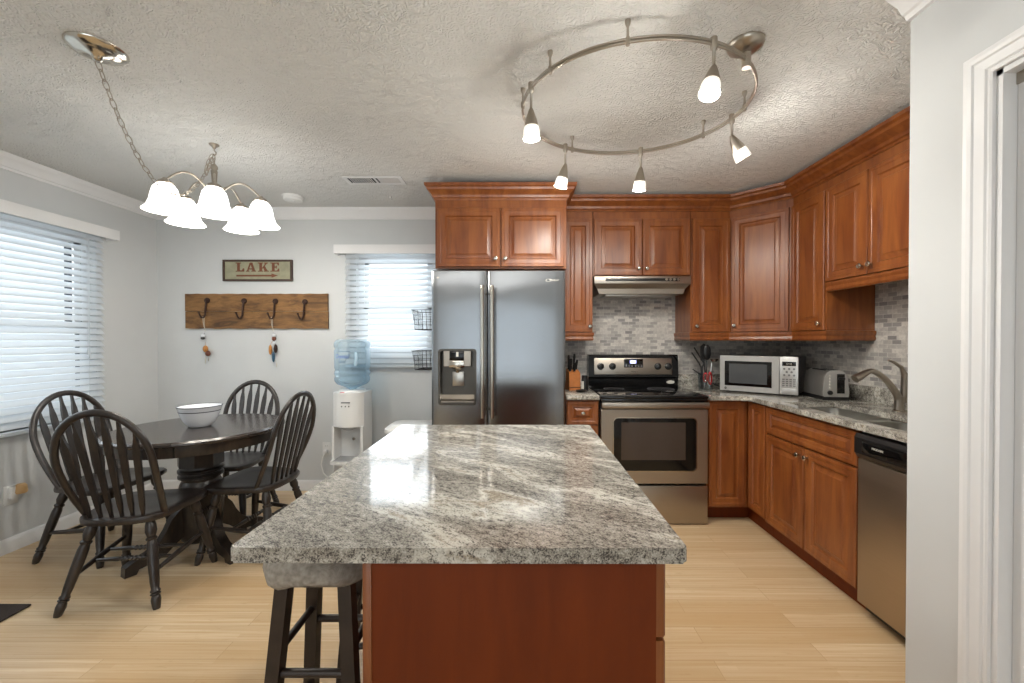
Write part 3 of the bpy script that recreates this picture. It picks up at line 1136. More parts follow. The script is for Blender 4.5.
rc.prism([(0.050, HZ0 + 0.012), (-0.004, HZ0 + 0.012), (-0.004, HZ0 + 0.022), (0.030, HZ0 + 0.030), (0.046, HZ0 + 0.06)], lambda y, z, x: (x, y, z), HX0 + 0.012, HX1 - 0.012)
rc.box(HX0 + 0.032, HX1 - 0.032, -0.009, 0.05, 1.130, 1.236, 0.003)
rc.build('dispenser_panel', M['steelwarm'], ld, smooth=20)
sc = MB().box(HX0 + 0.072, HX1 - 0.078, -0.0105, 0.0, 1.170, 1.234, 0.002).build('screen', M['glassblack'], ld)
MB().box(HX0 + 0.118, HX0 + 0.134, -0.0112, -0.0100, 1.196, 1.228).build('screen_mark', M['paper'], sc, smooth=0)
MB().box(HX0 + 0.070, HX1 - 0.076, -0.0115, 0.0, 1.123, 1.168, 0.003).lathe([(0.010, 1.085), (0.014, 1.10), (0.040, 1.116), (0.046, 1.124)], 16, c=((HX0 + HX1) / 2 - 0.003, 0.022, 0)).build('spout', M['chrome'], ld, smooth=40)
MB().box(HX0 + 0.085, HX1 - 0.085, 0.034, 0.046, 0.99, 1.09, 0.004).build('paddle', M['steelrough'], ld)
lg = text_mb('Whirlpool', 0.016, width=0.062)
for vv in lg.bm.verts:
    vv.co += Vector((0.835, -0.0072, 1.716))
lg.tube([(0.800 + 0.018 * math.cos(a), -0.0070, 1.716 + 0.008 * math.sin(a)) for a in [2 * PI * k / 20 for k in range(20)]], 0.0014, 5, closed=True)
lg.build('logo', M['paper'], rd, smooth=0)
MB().lathe([(0.007, 0), (0.007, 0.002), (0, 0.0025)], 14, M=Matrix.Translation((0.045, -0.002, 1.735)) @ Matrix.Rotation(PI / 2, 4, 'X')).build('badge', M['chrome'], ld)

# wire baskets on the side of the fridge
def basket(z0, z1, label):
    t = thing('wire_basket', label, 'basket', (FRX + 0.004, 2.93, z0), 0, 'black wire baskets on the fridge side')
    h = z1 - z0
    D, Wd, ins = 0.175, 0.27, 0.022
    m = MB()
    def loop(z, k):
        return [(-0.004, k, z), (-D + k, k, z), (-D + k, Wd - k, z), (-0.004, Wd - k, z)]
    for i in range(5):
        f = i / 4
        m.tube(loop(h * f, ins * (1 - f)), 0.0026 if i in (0, 4) else 0.0014, 5, closed=True)
    m.build('frame', M['wire'], t)
    g = MB()
    for i in range(9):
        y = 0.02 + (Wd - 0.04) * i / 8
        yb = ins + (Wd - 2 * ins) * i / 8
        g.tube([(-D, y, h), (-D + ins, yb, 0), (-0.004, yb, 0), (-0.004, y, h)], 0.0014, 5)
    for i in range(6):
        x = -D + D * (i + 0.5) / 6
        g.tube([(x, 0, h), (x + 0.004, ins, 0), (x + 0.004, Wd - ins, 0), (x, Wd, h)], 0.0014, 5)
    g.build('grid', M['wire'], t)
    return t


basket(1.385, 1.525, 'upper black wire basket hanging on the left side of the fridge, before the blind')
basket(1.095, 1.230, 'lower black wire basket on the fridge side, level with the blind\'s bottom rail')

# ------------------------------------------------------------------ range
RX, RY = 0.562, 2.893
W = 0.762
rg = thing('kitchen_range', 'stainless electric range with black glass cooktop and backguard', 'range', (RX, RY, 0))
MB().box(0.002, W - 0.002, 0.045, 0.628, 0.02, 0.893).build('body', M['black'], rg, smooth=0)
ct = MB().box(0.0, W, 0.0, 0.640, 0.893, 0.915, 0.006).box(0.004, W - 0.004, 0.004, 0.02, 0.872, 0.893, 0.003).build('cooktop', M['glassblack'], rg)
bn = MB()
for x, y, r in ((0.19, 0.16, 0.105), (0.57, 0.16, 0.085), (0.19, 0.43, 0.080), (0.57, 0.43, 0.105)):
    bn.tube([(x + r * math.cos(a), y + r * math.sin(a), 0.9152) for a in [2 * PI * k / 36 for k in range(36)]], 0.0012, 4, closed=True)
bn.build('burner_ring', simple('grey_burner_print', (70, 70, 72), 0.3), ct, smooth=0)
hd = MB().box(0.004, W - 0.004, -0.032, -0.006, 0.830, 0.872, 0.008).box(0.03, 0.06, -0.010, 0.03, 0.838, 0.864).box(W - 0.06, W - 0.03, -0.010, 0.03, 0.838, 0.864)
hd.build('handle', M['steelwarm'], rg)
# oven door with a rounded window
GX0, GX1, GZ0, GZ1 = 0.092, 0.676, 0.385, 0.757
dr = MB()
outer = rr(0.004, W - 0.004, 0.292, 0.820, 0.006)
inner = rr(GX0, GX1, GZ0, GZ1, 0.03)
R = [[dr.v((x, y, z)) for x, z in lp] for lp, y in ((outer, 0.045), (outer, 0.003), (rr(0.007, W - 0.007, 0.295, 0.817, 0.006), 0.0), (inner, 0.0), (inner, 0.012))]
for A, B in zip(R, R[1:]):
    for i in range(len(A)):
        dr.face([A[i], A[(i + 1) % len(A)], B[(i + 1) % len(A)], B[i]])
dr.face(R[0][::-1])
od = dr.build('oven_door', M['steelwarm'], rg, smooth=30)
fm = MB()
R = [[fm.v((x, y, z)) for x, z in lp] for lp, y in ((rr(GX0 - 0.007, GX1 + 0.007, GZ0 - 0.007, GZ1 + 0.007, 0.036), 0.0), (rr(GX0 - 0.006, GX1 + 0.006, GZ0 - 0.006, GZ1 + 0.006, 0.036), -0.004), (rr(GX0, GX1, GZ0, GZ1, 0.03), -0.004), (rr(GX0, GX1, GZ0, GZ1, 0.03), 0.006))]
for A, B in zip(R, R[1:]):
    for i in range(len(A)):
        fm.face([A[i], A[(i + 1) % len(A)], B[(i + 1) % len(A)], B[i]])
fm.build('window_trim', M['chrome'], od, smooth=30)
gl = MB()
R = [[gl.v((x, y, z)) for x, z in lp] for lp, y in ((rr(GX0, GX1, GZ0, GZ1, 0.03), 0.002), (rr(GX0, GX1, GZ0, GZ1, 0.03), 0.010))]
gl.face(R[0]); gl.face(R[1][::-1])
for i in range(len(R[0])):
    gl.face([R[0][i], R[0][(i + 1) % len(R[0])], R[1][(i + 1) % len(R[0])], R[1][i]])
gl.build('window_glass', M['glassblack'], od, smooth=0)
MB().box(GX0 + 0.055, GX1 - 0.075, 0.0012, 0.0022, GZ0 + 0.075, GZ1 - 0.03).build('oven_view', simple('brown_oven_glass', (66, 56, 50), 0.1, var=0.05), od, smooth=0)
MB().box(0.004, W - 0.004, 0.0, 0.045, 0.008, 0.278, 0.004).build('drawer', M['steelwarm'], rg)
# backguard
bgd = MB()
bgd.prism([(0.640, 0.915), (0.560, 0.915), (0.556, 0.985), (0.545, 1.000), (0.562, 1.178), (0.575, 1.186), (0.640, 1.186)], lambda y, z, x: (x, y, z), 0.004, W - 0.004)
bgd = bgd.build('backguard', M['glassblack'], rg, smooth=20)
tilt = math.atan2(0.017, 0.178)
Bm = Matrix.Translation((0, 0.545, 1.0)) @ Matrix.Rotation(-tilt, 4, 'X')
q = MB(); q.M = Bm
q.box(0.052, W - 0.058, -0.005, 0.004, 0.020, 0.158, 0.003)
pn = q.build('control_panel', M['steelwarm'], bgd)
q = MB(); q.M = Bm
q.box(0.302, 0.462, -0.0075, -0.004, 0.078, 0.150, 0.002)
dsp = q.build('display', M['glassblack'], pn)
q = MB(); q.M = Bm
q.box(0.352, 0.404, -0.0082, -0.0075, 0.112, 0.138)
q.build('clock', M['display'], dsp, smooth=0)
q = text_mb('2:45', 0.014, 0.0003)
bmesh.ops.transform(q.bm, matrix=Bm @ Matrix.Translation((0.378, -0.0086, 0.125)), verts=q.bm.verts)
q.build('digits', M['bulb'], dsp, smooth=0)
q = MB(); q.M = Bm
for i in range(6):
    for j in (0, 1):
        x = 0.314 + i * 0.024 + (0.006 if i > 2 else 0)
        q.box(x, x + 0.015, -0.0082, -0.0075, 0.084 + j * 0.011, 0.090 + j * 0.011)
q.build('touch_keys', simple('grey_key_print', (130, 130, 132), 0.4), dsp, smooth=0)
for x in (0.105, 0.205, 0.585, 0.672):
    q = MB()
    q.lathe([(0.029, 0), (0.029, 0.004), (0.024, 0.006), (0.021, 0.026), (0.018, 0.028), (0, 0.028)], 20, M=Bm @ Matrix.Translation((x, -0.005, 0.088)) @ Matrix.Rotation(PI / 2, 4, 'X'))
    q.M = Bm @ Matrix.Translation((x, -0.033, 0.088))
    q.box(-0.004, 0.004, -0.006, 0.004, -0.021, 0.021, 0.002)
    q.build('knob', M['black'], pn)
q = text_mb('Whirlpool', 0.013, 0.0004, width=0.055)
bmesh.ops.transform(q.bm, matrix=Bm @ Matrix.Translation((0.388, -0.0054, 0.042)), verts=q.bm.verts)
q.build('logo', M['black'], pn, smooth=0)
MB().lathe([(0.034, 0), (0.034, 0.002), (0.030, 0.003), (0, 0.003)], 24, M=Matrix.Translation((0.695, 0.5585, 0.955)) @ Matrix.Diagonal((1, 1, 0.42, 1)) @ Matrix.Rotation(PI / 2, 4, 'X')).build('badge', M['paper'], bgd)

# ------------------------------------------------------------------ range hood
hd = thing('range_hood', 'stainless under-cabinet range hood above the black cooktop', 'hood', (0.570, 3.196, 1.66))
W = 0.75
MB().box(0, W, 0.0, 0.34, 0.088, 0.146, 0.003).build('housing', M['steelwarm'], hd)
m = MB()
top = [(0.0, 0.004, 0.088), (W, 0.004, 0.088), (W, 0.33, 0.088), (0.0, 0.33, 0.088)]
mid = [(0.03, 0.035, 0.052), (W - 0.03, 0.035, 0.052), (W - 0.03, 0.33, 0.052), (0.03, 0.33, 0.052)]
low = [(0.045, 0.040, 0.012), (W - 0.045, 0.040, 0.012), (W - 0.045, 0.33, 0.012), (0.045, 0.33, 0.012)]
R = [[m.v(p) for p in lp] for lp in (top, mid, low)]
for A, B in zip(R, R[1:]):
    for i in range(4):
        m.face([A[i], A[(i + 1) % 4], B[(i + 1) % 4], B[i]])
m.face(R[0][::-1]); m.face(R[-1])
m.build('canopy', M['steelwarm'], hd, smooth=0)
MB().box(0.085, 0.665, -0.004, 0.002, 0.108, 0.130, 0.002).build('vent_slot', M['black'], hd)
for x in (0.56, 0.59, 0.62, 0.65):
    MB().lathe([(0.010, 0), (0.009, 0.010), (0, 0.011)], 14, M=Matrix.Translation((x, -0.004, 0.119)) @ Matrix.Rotation(PI / 2, 4, 'X')).build('switch', M['nickel'], hd)
MB().box(0.10, W - 0.10, 0.07, 0.29, 0.0, 0.0125, 0.003).build('filter', M['steelrough'], hd)

# ------------------------------------------------------------------ island
IX0, IX1, IY0, IY1 = -0.312, 0.288, 0.803, 1.870
isl = thing('kitchen_island', 'kitchen island cabinet with plain reddish end panel under the granite top', 'island', (IX0, IY0, 0))
w, d = IX1 - IX0, IY1 - IY0
MB().box(0.004, w - 0.022, 0.006, d, 0.0, 0.884).build('carcass', M['cabred'], isl, smooth=0)
MB().box(0.018, w - 0.022, 0.0, 0.0065, 0.0, 0.884).build('end_panel', M['cabred'], isl, smooth=0)
MB().box(0.0, 0.018, -0.003, 0.05, 0.0, 0.884, 0.002).build('corner_stile', M['cab'], isl)
for k in range(2):
    y0 = 0.004 + k * (d / 2 - 0.002)
    y1 = y0 + d / 2 - 0.008
    for nm, z0, z1 in (('drawer', 0.722, 0.876), ('door', 0.112, 0.714)):
        q = MB()
        q.M = Matrix.Translation((w - 0.022, 0, 0)) @ Matrix.Rotation(PI / 2, 4, 'Z')
        q.panel(y0, y1, z0, z1, 0, -0.020)
        q = q.build(nm, M['cab'], isl, smooth=25)
        kb = MB()
        kb.M = Matrix.Translation((w - 0.022, 0, 0)) @ Matrix.Rotation(PI / 2, 4, 'Z')
        knob_mb(kb, (y0 + y1) / 2 if nm == 'drawer' else (y1 - 0.035 if k == 0 else y0 + 0.035), (z0 + z1) / 2 if nm == 'drawer' else z1 - 0.045).build('knob', M['chrome'], q)
it = MB()
it.prism(rr(-0.557, 0.317, 0.775, 1.905, 0.009), lambda a, b, z: (a, b, z), 0.885, 0.915)
es = [e for e in it.bm.edges if abs(e.verts[0].co.z - e.verts[1].co.z) < 1e-5]
bmesh.ops.bevel(it.bm, geom=es, offset=0.0035, segments=2, affect='EDGES')
it = it.build('worktop', M['granite'])
tag(it, 'large rectangular granite worktop on the island in the foreground', 'worktop', 'granite worktops')

# ------------------------------------------------------------------ counter stools
def stool(loc, rz, label):
    t = thing('bar_stool', label, 'stool', loc, rz, 'linen covered stools at the island')
    prof = [(0.140, 0.694), (0.154, 0.704), (0.159, 0.722), (0.154, 0.748), (0.138, 0.766), (0.095, 0.776), (0.0, 0.779)]

    def wv(r, z, a):
        k = max(0.0, (0.715 - z) / 0.03)
        return (r + 0.004 * math.sin(5 * a + 0.6) + 0.0025 * math.sin(11 * a), z + k * 0.014 * math.sin(4 * a + 1.0) + 0.003 * math.sin(3 * a))
    MB().lathe(prof, 48, wave=wv).build('seat_cover', M['fabric'], t, smooth=60)
    MB().lathe([(0.128, 0.694), (0.132, 0.698), (0.132, 0.72), (0.126, 0.73)], 32).build('seat', M['stoolwood'], t)
    tops = [(-0.082, -0.082), (0.082, -0.082), (0.082, 0.082), (-0.082, 0.082)]

    def at_z(c, z):
        s = 1 + 0.58 * (0.66 - z) / 0.66
        return Vector((c[0] * s, c[1] * s, z))
    for c in tops:
        m = MB()
        a, b = at_z(c, 0.70), at_z(c, 0.0)
        h0, h1 = 0.0170, 0.0170
        P = []
        for p, h in ((b, h1), (a, h0)):
            P.append([m.v((p.x + sx * h, p.y + sy * h, p.z)) for sx, sy in ((-1, -1), (1, -1), (1, 1), (-1, 1))])
        m.face(P[0][::-1]); m.face(P[1])
        for i in range(4):
            m.face([P[0][i], P[0][(i + 1) % 4], P[1][(i + 1) % 4], P[1][i]])
        m.build('leg', M['stoolwood'], t, smooth=0)
    for i, zz in ((0, 0.455), (2, 0.465), (1, 0.505), (3, 0.505), (0, 0.20), (2, 0.20), (1, 0.26), (3, 0.26)):
        a, b = at_z(tops[i], zz), at_z(tops[(i + 1) % 4], zz)
        MB().tube([a, b], 0.0105, 10).build('rung', M['stoolwood'], t)
    return t


stool((-0.534, 1.140, 0), 0, 'linen covered bar stool nearest the camera, tucked under the island overhang')
stool((-0.545, 1.60, 0), 0.2, 'second bar stool, mostly hidden behind the front stool under the island')

# ------------------------------------------------------------------ microwave
mw = thing('microwave', 'silver countertop microwave standing angled in the worktop corner', 'microwave', (1.543, 3.175, ZT1), math.radians(-41.5))
W, H, D = 0.503, 0.277, 0.365
MB().box(0.002, W - 0.002, 0.012, D, 0.012, H, 0.005).build('casing', M['toastdark'], mw)
md = MB()
wx0, wx1, wz0, wz1 = 0.032, 0.345, 0.050, 0.236
for x0, x1, z0, z1 in ((0.0, 0.390, 0.0115, wz0), (0.0, 0.390, wz1, H), (0.0, wx0, wz0, wz1), (wx1, 0.390, wz0, wz1)):
    md.box(x0, x1, -0.012, 0.014, z0, z1)
bmesh.ops.remove_doubles(md.bm, verts=md.bm.verts, dist=1e-5)
md = md.build('door', simple('silver_plastic', (198, 198, 196), 0.32, 0.7), mw, smooth=0)
MB().box(wx0, wx1, -0.006, 0.010, wz0, wz1).build('window', M['glassblack'], md, smooth=0)
MB().box(wx0 + 0.03, wx1 - 0.03, -0.0072, -0.006, wz0 + 0.02, wz1 - 0.02).build('window_mesh', simple('grey_microwave_mesh', (74, 76, 78), 0.18), md, smooth=0)
lg = MB().lathe([(0.009, 0), (0.009, 0.001), (0, 0.001)], 18, M=Matrix.Translation((0.040, -0.012, 0.030)) @ Matrix.Rotation(PI / 2, 4, 'X'))
lg = lg.build('logo', M['black'], md)
tx = text_mb('GE', 0.008, 0.0003)
bmesh.ops.translate(tx.bm, vec=(0.040, -0.0134, 0.030), verts=tx.bm.verts)
tx.build('logo_letters', M['paper'], md, smooth=0)
mp = MB().box(0.393, W, -0.012, 0.014, 0.0115, H, 0.002).build('control_panel', bpy.data.materials['silver_plastic'], mw)
MB().box(0.408, 0.491, -0.0135, -0.011, 0.213, 0.242, 0.001).build('display', M['glassblack'], mp)
tx = text_mb('12:46', 0.012, 0.0003)
bmesh.ops.translate(tx.bm, vec=(0.450, -0.0138, 0.2275), verts=tx.bm.verts)
tx.build('digits', M['paper'], mp, smooth=0)
bt = MB()
for r, n in ((0, 3), (1, 2), (2, 3)):
    for i in range(n):
        x = 0.450 + (i - (n - 1) / 2) * 0.029
        bt.lathe([(0.0075, 0), (0.0070, 0.0015), (0, 0.0018)], 10, M=Matrix.Translation((x, -0.012, 0.192 - r * 0.022)) @ Matrix.Rotation(PI / 2, 4, 'X'))
for r in range(4):
    for i in range(4):
        bt.box(0.409 + i * 0.0215, 0.424 + i * 0.0215, -0.0135, -0.011, 0.070 + r * 0.0145, 0.079 + r * 0.0145)
bt.build('keypad', simple('grey_buttons', (112, 112, 112), 0.4), mp, smooth=0)
MB().box(0.407, 0.493, -0.0145, -0.011, 0.020, 0.056, 0.002).build('open_button', bpy.data.materials['silver_plastic'], mp)
for x, y in ((0.04, 0.05), (W - 0.04, 0.05), (0.04, D - 0.05), (W - 0.04, D - 0.05)):
    MB().lathe([(0.012, 0), (0.014, 0.013)], 12, c=(x, y, 0)).build('foot', M['black'], mw)

# ------------------------------------------------------------------ toaster
ts = thing('toaster', 'stainless toaster with black lever slot beside the sink', 'toaster', (2.060, 2.690, ZT1), math.radians(-8))
w2, L2, H2 = 0.076, 0.23, 0.195
m = MB()
prof = [(-w2, 0.022), (-w2 - 0.004, 0.05), (-w2 + 0.006, 0.150), (-w2 + 0.022, 0.180), (-w2 + 0.045, H2), (w2 - 0.045, H2), (w2 - 0.022, 0.180), (w2 - 0.006, 0.150), (w2 + 0.004, 0.05), (w2, 0.022)]
m.prism(prof, lambda x, z, y: (x, y, z), 0.0, L2)
m.build('shell', simple('toaster_steel', (178, 175, 170), 0.3, 0.8), ts, smooth=50)
MB().prism([(a * 1.04, b) for a, b in [(-w2, 0.0), (-w2, 0.026), (w2, 0.026), (w2, 0.0)]], lambda x, z, y: (x, y, z), -0.006, L2 + 0.006).build('base', M['black'], ts, smooth=0)
for x in (-0.026, 0.026):
    MB().box(x - 0.013, x + 0.013, 0.045, L2 - 0.035, H2 - 0.004, H2 + 0.0015).build('slot', M['darkgap'], ts, smooth=0)
e = MB()
e.prism([(a * 0.97, b) for a, b in prof], lambda x, z, y: (x, y, z), -0.008, 0.0)
e.build('end_cap', bpy.data.materials['silver_plastic'], ts, smooth=30)
MB().box(0.004, 0.050, -0.0095, -0.006, 0.045, 0.172, 0.001).build('lever_slot', M['glassblack'], ts)
MB().box(0.008, 0.046, -0.024, -0.008, 0.135, 0.150, 0.004).build('lever', M['black'], ts)
for z in (0.080, 0.100, 0.120, 0.140, 0.160):
    MB().lathe([(0.0062, 0), (0.0058, 0.003), (0, 0.0034)], 12, M=Matrix.Translation((-0.038, -0.008, z)) @ Matrix.Rotation(PI / 2, 4, 'X')).build('button', M['paper'], ts)
MB().lathe([(0.015, 0), (0.014, 0.010), (0.011, 0.012), (0, 0.012)], 18, M=Matrix.Translation((-0.038, -0.008, 0.050)) @ Matrix.Rotation(PI / 2, 4, 'X')).build('dial', M['black'], ts)

# ------------------------------------------------------------------ things left of the range
kb = thing('knife_block', 'wooden knife block beside the fridge on the small worktop', 'knife block', (0.415, 3.27, ZT1), math.radians(8))
m = MB()
m.prism([(-0.055, 0.0), (0.075, 0.0), (0.075, 0.03), (0.045, 0.165), (-0.050, 0.135)], lambda y, z, x: (x, y, z), -0.045, 0.045)
m.build('block', M['blockwood'], kb, smooth=0)
MB().box(-0.046, 0.046, -0.056, -0.0545, 0.02, 0.025).build('groove', M['darkgap'], kb, smooth=0)
kn = None
spots = [(-0.030, 0.02), (-0.010, 0.025), (0.010, 0.02), (0.030, 0.025), (-0.028, -0.015), (0.006, -0.018)]
tops = [0.115, 0.085, 0.125, 0.075, 0.100, 0.070]
for i, ((x, y), h) in enumerate(zip(spots, tops)):
    c, s = math.cos(math.radians(8)), math.sin(math.radians(8))
    zb = ZT1 + (0.135 + 0.03 * (y + 0.05) / 0.095) + 0.002
    k = thing('kitchen_knife', 'black-handled knife standing in the wooden knife block', 'knife', (0.415 + x * c - y * s, 3.27 + x * s + y * c, zb), math.radians(8), 'black handled knives in the wooden block')
    MB().tube([(0, 0, 0), (x * 0.06, -0.006, h * 0.35), (x * 0.15, -0.014, h * 0.8), (x * 0.2, -0.018, h)], [0.010, 0.0085, 0.0105, 0.008], 8).build('handle', M['black'], k)
    MB().box(-0.0015, 0.0015, -0.010, 0.010, -0.11, 0.004).build('blade', M['steelrough'], k, smooth=0)
sj = thing('spice_jar', 'small black jar with pale label beside the knife block', 'jar', (0.497, 3.20, ZT1))
MB().lathe([(0.024, 0), (0.026, 0.004), (0.026, 0.085), (0.022, 0.094)], 20).build('body', M['black'], sj)
MB().lathe([(0.0235, 0.092), (0.0235, 0.116), (0.021, 0.119), (0, 0.119)], 20).build('cap', M['black'], sj)
lb = MB()
R = [[lb.v((0.0266 * math.cos(a), 0.0266 * math.sin(a), z)) for a in [math.radians(175 + 9 * i) for i in range(9)]] for z in (0.014, 0.074)]
for i in range(8):
    lb.face([R[0][i], R[0][i + 1], R[1][i + 1], R[1][i]])
lb.build('label', M['paper'], sj, smooth=50)
ds = thing('spoon_rest', 'small dark dish in front of the knife block', 'dish', (0.455, 3.10, ZT1))
MB().lathe([(0.020, 0), (0.034, 0.004), (0.046, 0.014), (0.044, 0.0155), (0.032, 0.007), (0, 0.005)], 24).build('dish', M['black'], ds)

# ------------------------------------------------------------------ utensils right of the range
UX, UY = 1.462, 3.26
cup = thing('utensil_cup', 'clear cup holding cooking utensils between range and microwave', 'cup', (UX, UY, ZT1))
MB().lathe([(0.046, 0), (0.048, 0.004), (0.054, 0.130), (0.0555, 0.132), (0.053, 0.132), (0.047, 0.008), (0, 0.006)], 28).build('cup', M['cup'], cup)


def utensil(name, label, cat, x, y, z=0.010):
    return thing(name, label, cat, (UX + x, UY + y, ZT1 + z), 0, 'cooking utensils in the clear cup')


u = utensil('tongs', 'black tongs opening into a Y in the utensil cup', 'tongs', -0.022, 0.0)
for tx_, tz_, bx in ((-0.085, 0.285, -0.003), (-0.066, 0.325, 0.003)):
    MB().tube([(bx, 0, 0), (bx - 0.006, 0, 0.165), (bx - 0.01 + (0.02 if tz_ > 0.3 else -0.012), 0.0, 0.20), (tx_, 0.0, tz_)], [0.006, 0.007, 0.0065, 0.0055], 8).build('arm', M['black'], u)
u = utensil('slotted_spoon', 'black slotted spoon standing tallest in the utensil cup', 'spoon', 0.012, 0.012)
MB().tube([(0, 0, 0), (0.006, 0.0, 0.22)], 0.0055, 8).build('handle', M['black'], u)
MB().sphere((0.010, 0.0, 0.285), 0.036, 14, 0.85, 0.25, 1.75).build('bowl', M['black'], u)
u = utensil('spatula', 'black spatula leaning behind the slotted spoon in the cup', 'spatula', 0.024, 0.026)
MB().tube([(0, 0, 0), (-0.024, 0.0, 0.24)], 0.005, 8).build('handle', M['black'], u)
MB().prism([(-0.050, 0.225), (-0.012, 0.230), (-0.014, 0.352), (-0.026, 0.358), (-0.052, 0.330)], lambda x, z, y: (x, y, z), -0.003, 0.003).build('blade', M['black'], u, smooth=0)
u = utensil('ladle', 'steel ladle with bright bowl leaning right out of the cup', 'ladle', 0.030, -0.010)
MB().tube([(0, 0, 0), (0.012, 0, 0.15), (0.016, 0, 0.205)], 0.004, 8).build('handle', M['chrome'], u)
MB().lathe([(0, -0.022), (0.022, -0.014), (0.034, 0.006), (0.032, 0.006), (0.020, -0.011), (0, -0.018)], 18, c=(0.036, 0, 0.228)).build('bowl', M['chrome'], u)
u = utensil('scissors', 'red-handled kitchen scissors inside the clear cup', 'scissors', 0.008, -0.030)
MB().tube([(-0.020 + 0.014 * math.cos(a), 0, 0.090 + 0.034 * math.sin(a)) for a in [2 * PI * k / 16 for k in range(16)]], 0.0055, 8, closed=True).build('handle', M['red'], u)
MB().tube([(0.018 + 0.011 * math.cos(a), 0, 0.082 + 0.046 * math.sin(a)) for a in [2 * PI * k / 16 for k in range(16)]], 0.0065, 8, closed=True).build('handle', M['red'], u)
MB().box(-0.008, 0.008, -0.002, 0.002, 0.0, 0.055).build('blade', M['chrome'], u, smooth=0)
cd = MB().tube([(UX + 0.01, YB - 0.036, 1.06), (UX + 0.05, YB - 0.05, 1.03), (UX + 0.11, YB - 0.10, 0.975), (UX + 0.15, 3.42, 0.940), (UX + 0.19, 3.41, 0.923)], 0.0045, 8)
cd = cd.build('power_cord', M['black'])
tag(cd, 'black power cord drooping behind the utensil cup toward the microwave', 'cord')

# ------------------------------------------------------------------ dining table
TX, TY = -2.015, 2.57
tb = thing('dining_table', 'round espresso pedestal dining table holding the white bowls', 'table', (TX, TY, 0), 0.0)
tb.scale = (1, 1, 1.022)
R0 = 0.462
MB().lathe([(R0 - 0.03, 0.722), (R0 - 0.006, 0.724), (R0, 0.732), (R0 - 0.001, 0.741), (R0 - 0.012, 0.750), (0, 0.750)], 72).build('tabletop', M['table'], tb, smooth=30)
MB().lathe([(R0 - 0.075, 0.664), (R0 - 0.030, 0.664), (R0 - 0.028, 0.668), (R0 - 0.028, 0.7215), (R0 - 0.075, 0.7215)], 72).build('apron', M['dark'], tb, smooth=30)
sx, sy = 0.165, -0.393
MB().tube([(sx * 1.012, sy * 1.012, 0.665), (sx * 1.012, sy * 1.012, 0.722)], 0.006, 6).build('apron_seam', M['darkgap'], tb, smooth=0)
c = MB()
oc = [(0.122 * math.cos(PI / 8 + k * PI / 4), 0.122 * math.sin(PI / 8 + k * PI / 4)) for k in range(8)]
c.prism(oc, lambda a, b, z: (a, b, z), 0.52, 0.664)
c.lathe([(0.085, 0.06), (0.100, 0.075), (0.108, 0.105), (0.112, 0.20), (0.118, 0.30), (0.120, 0.36), (0.108, 0.41), (0.098, 0.43), (0.102, 0.445), (0.118, 0.450), (0.118, 0.462), (0.106, 0.468), (0.106, 0.476), (0.118, 0.482), (0.120, 0.496), (0.108, 0.505), (0.104, 0.52)], 32)
c.build('pedestal', M['dark'], tb, smooth=30)
for k in range(4):
    a = math.radians(-28 + 90 * k)
    m = MB()
    up = [(0.085, 0.30), (0.13, 0.275), (0.165, 0.235), (0.19, 0.18), (0.225, 0.125), (0.275, 0.09), (0.335, 0.072), (0.375, 0.052)]
    dn = [(0.378, 0.0), (0.325, 0.0), (0.315, 0.022), (0.255, 0.030), (0.195, 0.045), (0.150, 0.085), (0.085, 0.13)]
    m.prism(up + dn, lambda r, z, t: (r * math.cos(a) - t * math.sin(a), r * math.sin(a) + t * math.cos(a), z), -0.026, 0.026)
    m.build('foot', M['dark'], tb, smooth=35)

# ------------------------------------------------------------------ bowls
def bowl(z, r, h, label, name='mixing_bowl'):
    t = thing(name, label, 'bowl', (-2.025, 2.575, z), 0, 'white enamel bowls on the table')
    MB().lathe([(r * 0.50, 0), (r * 0.56, 0.006), (r * 0.60, 0.012), (r * 0.78, h * 0.38), (r * 0.92, h * 0.74), (r * 0.985, h), (r * 0.965, h), (r * 0.90, h * 0.74), (r * 0.75, h * 0.38), (r * 0.55, 0.018), (0, 0.014)], 48).build('bowl', M['bowl'], t, smooth=50)
    MB().lathe([(r * 0.98, h - 0.0028), (r * 0.999, h - 0.002), (r * 0.999, h + 0.002), (r * 0.968, h + 0.002), (r * 0.962, h - 0.001)], 48, cap=False).build('rim', M['bluerim'], t, smooth=50)
    return t


bowl(0.7670, 0.110, 0.098, 'lower white enamel bowl with dark blue rim, resting on the round table')
bowl(0.8030, 0.119, 0.092, 'upper white bowl with dark rim, nested inside the lower bowl')

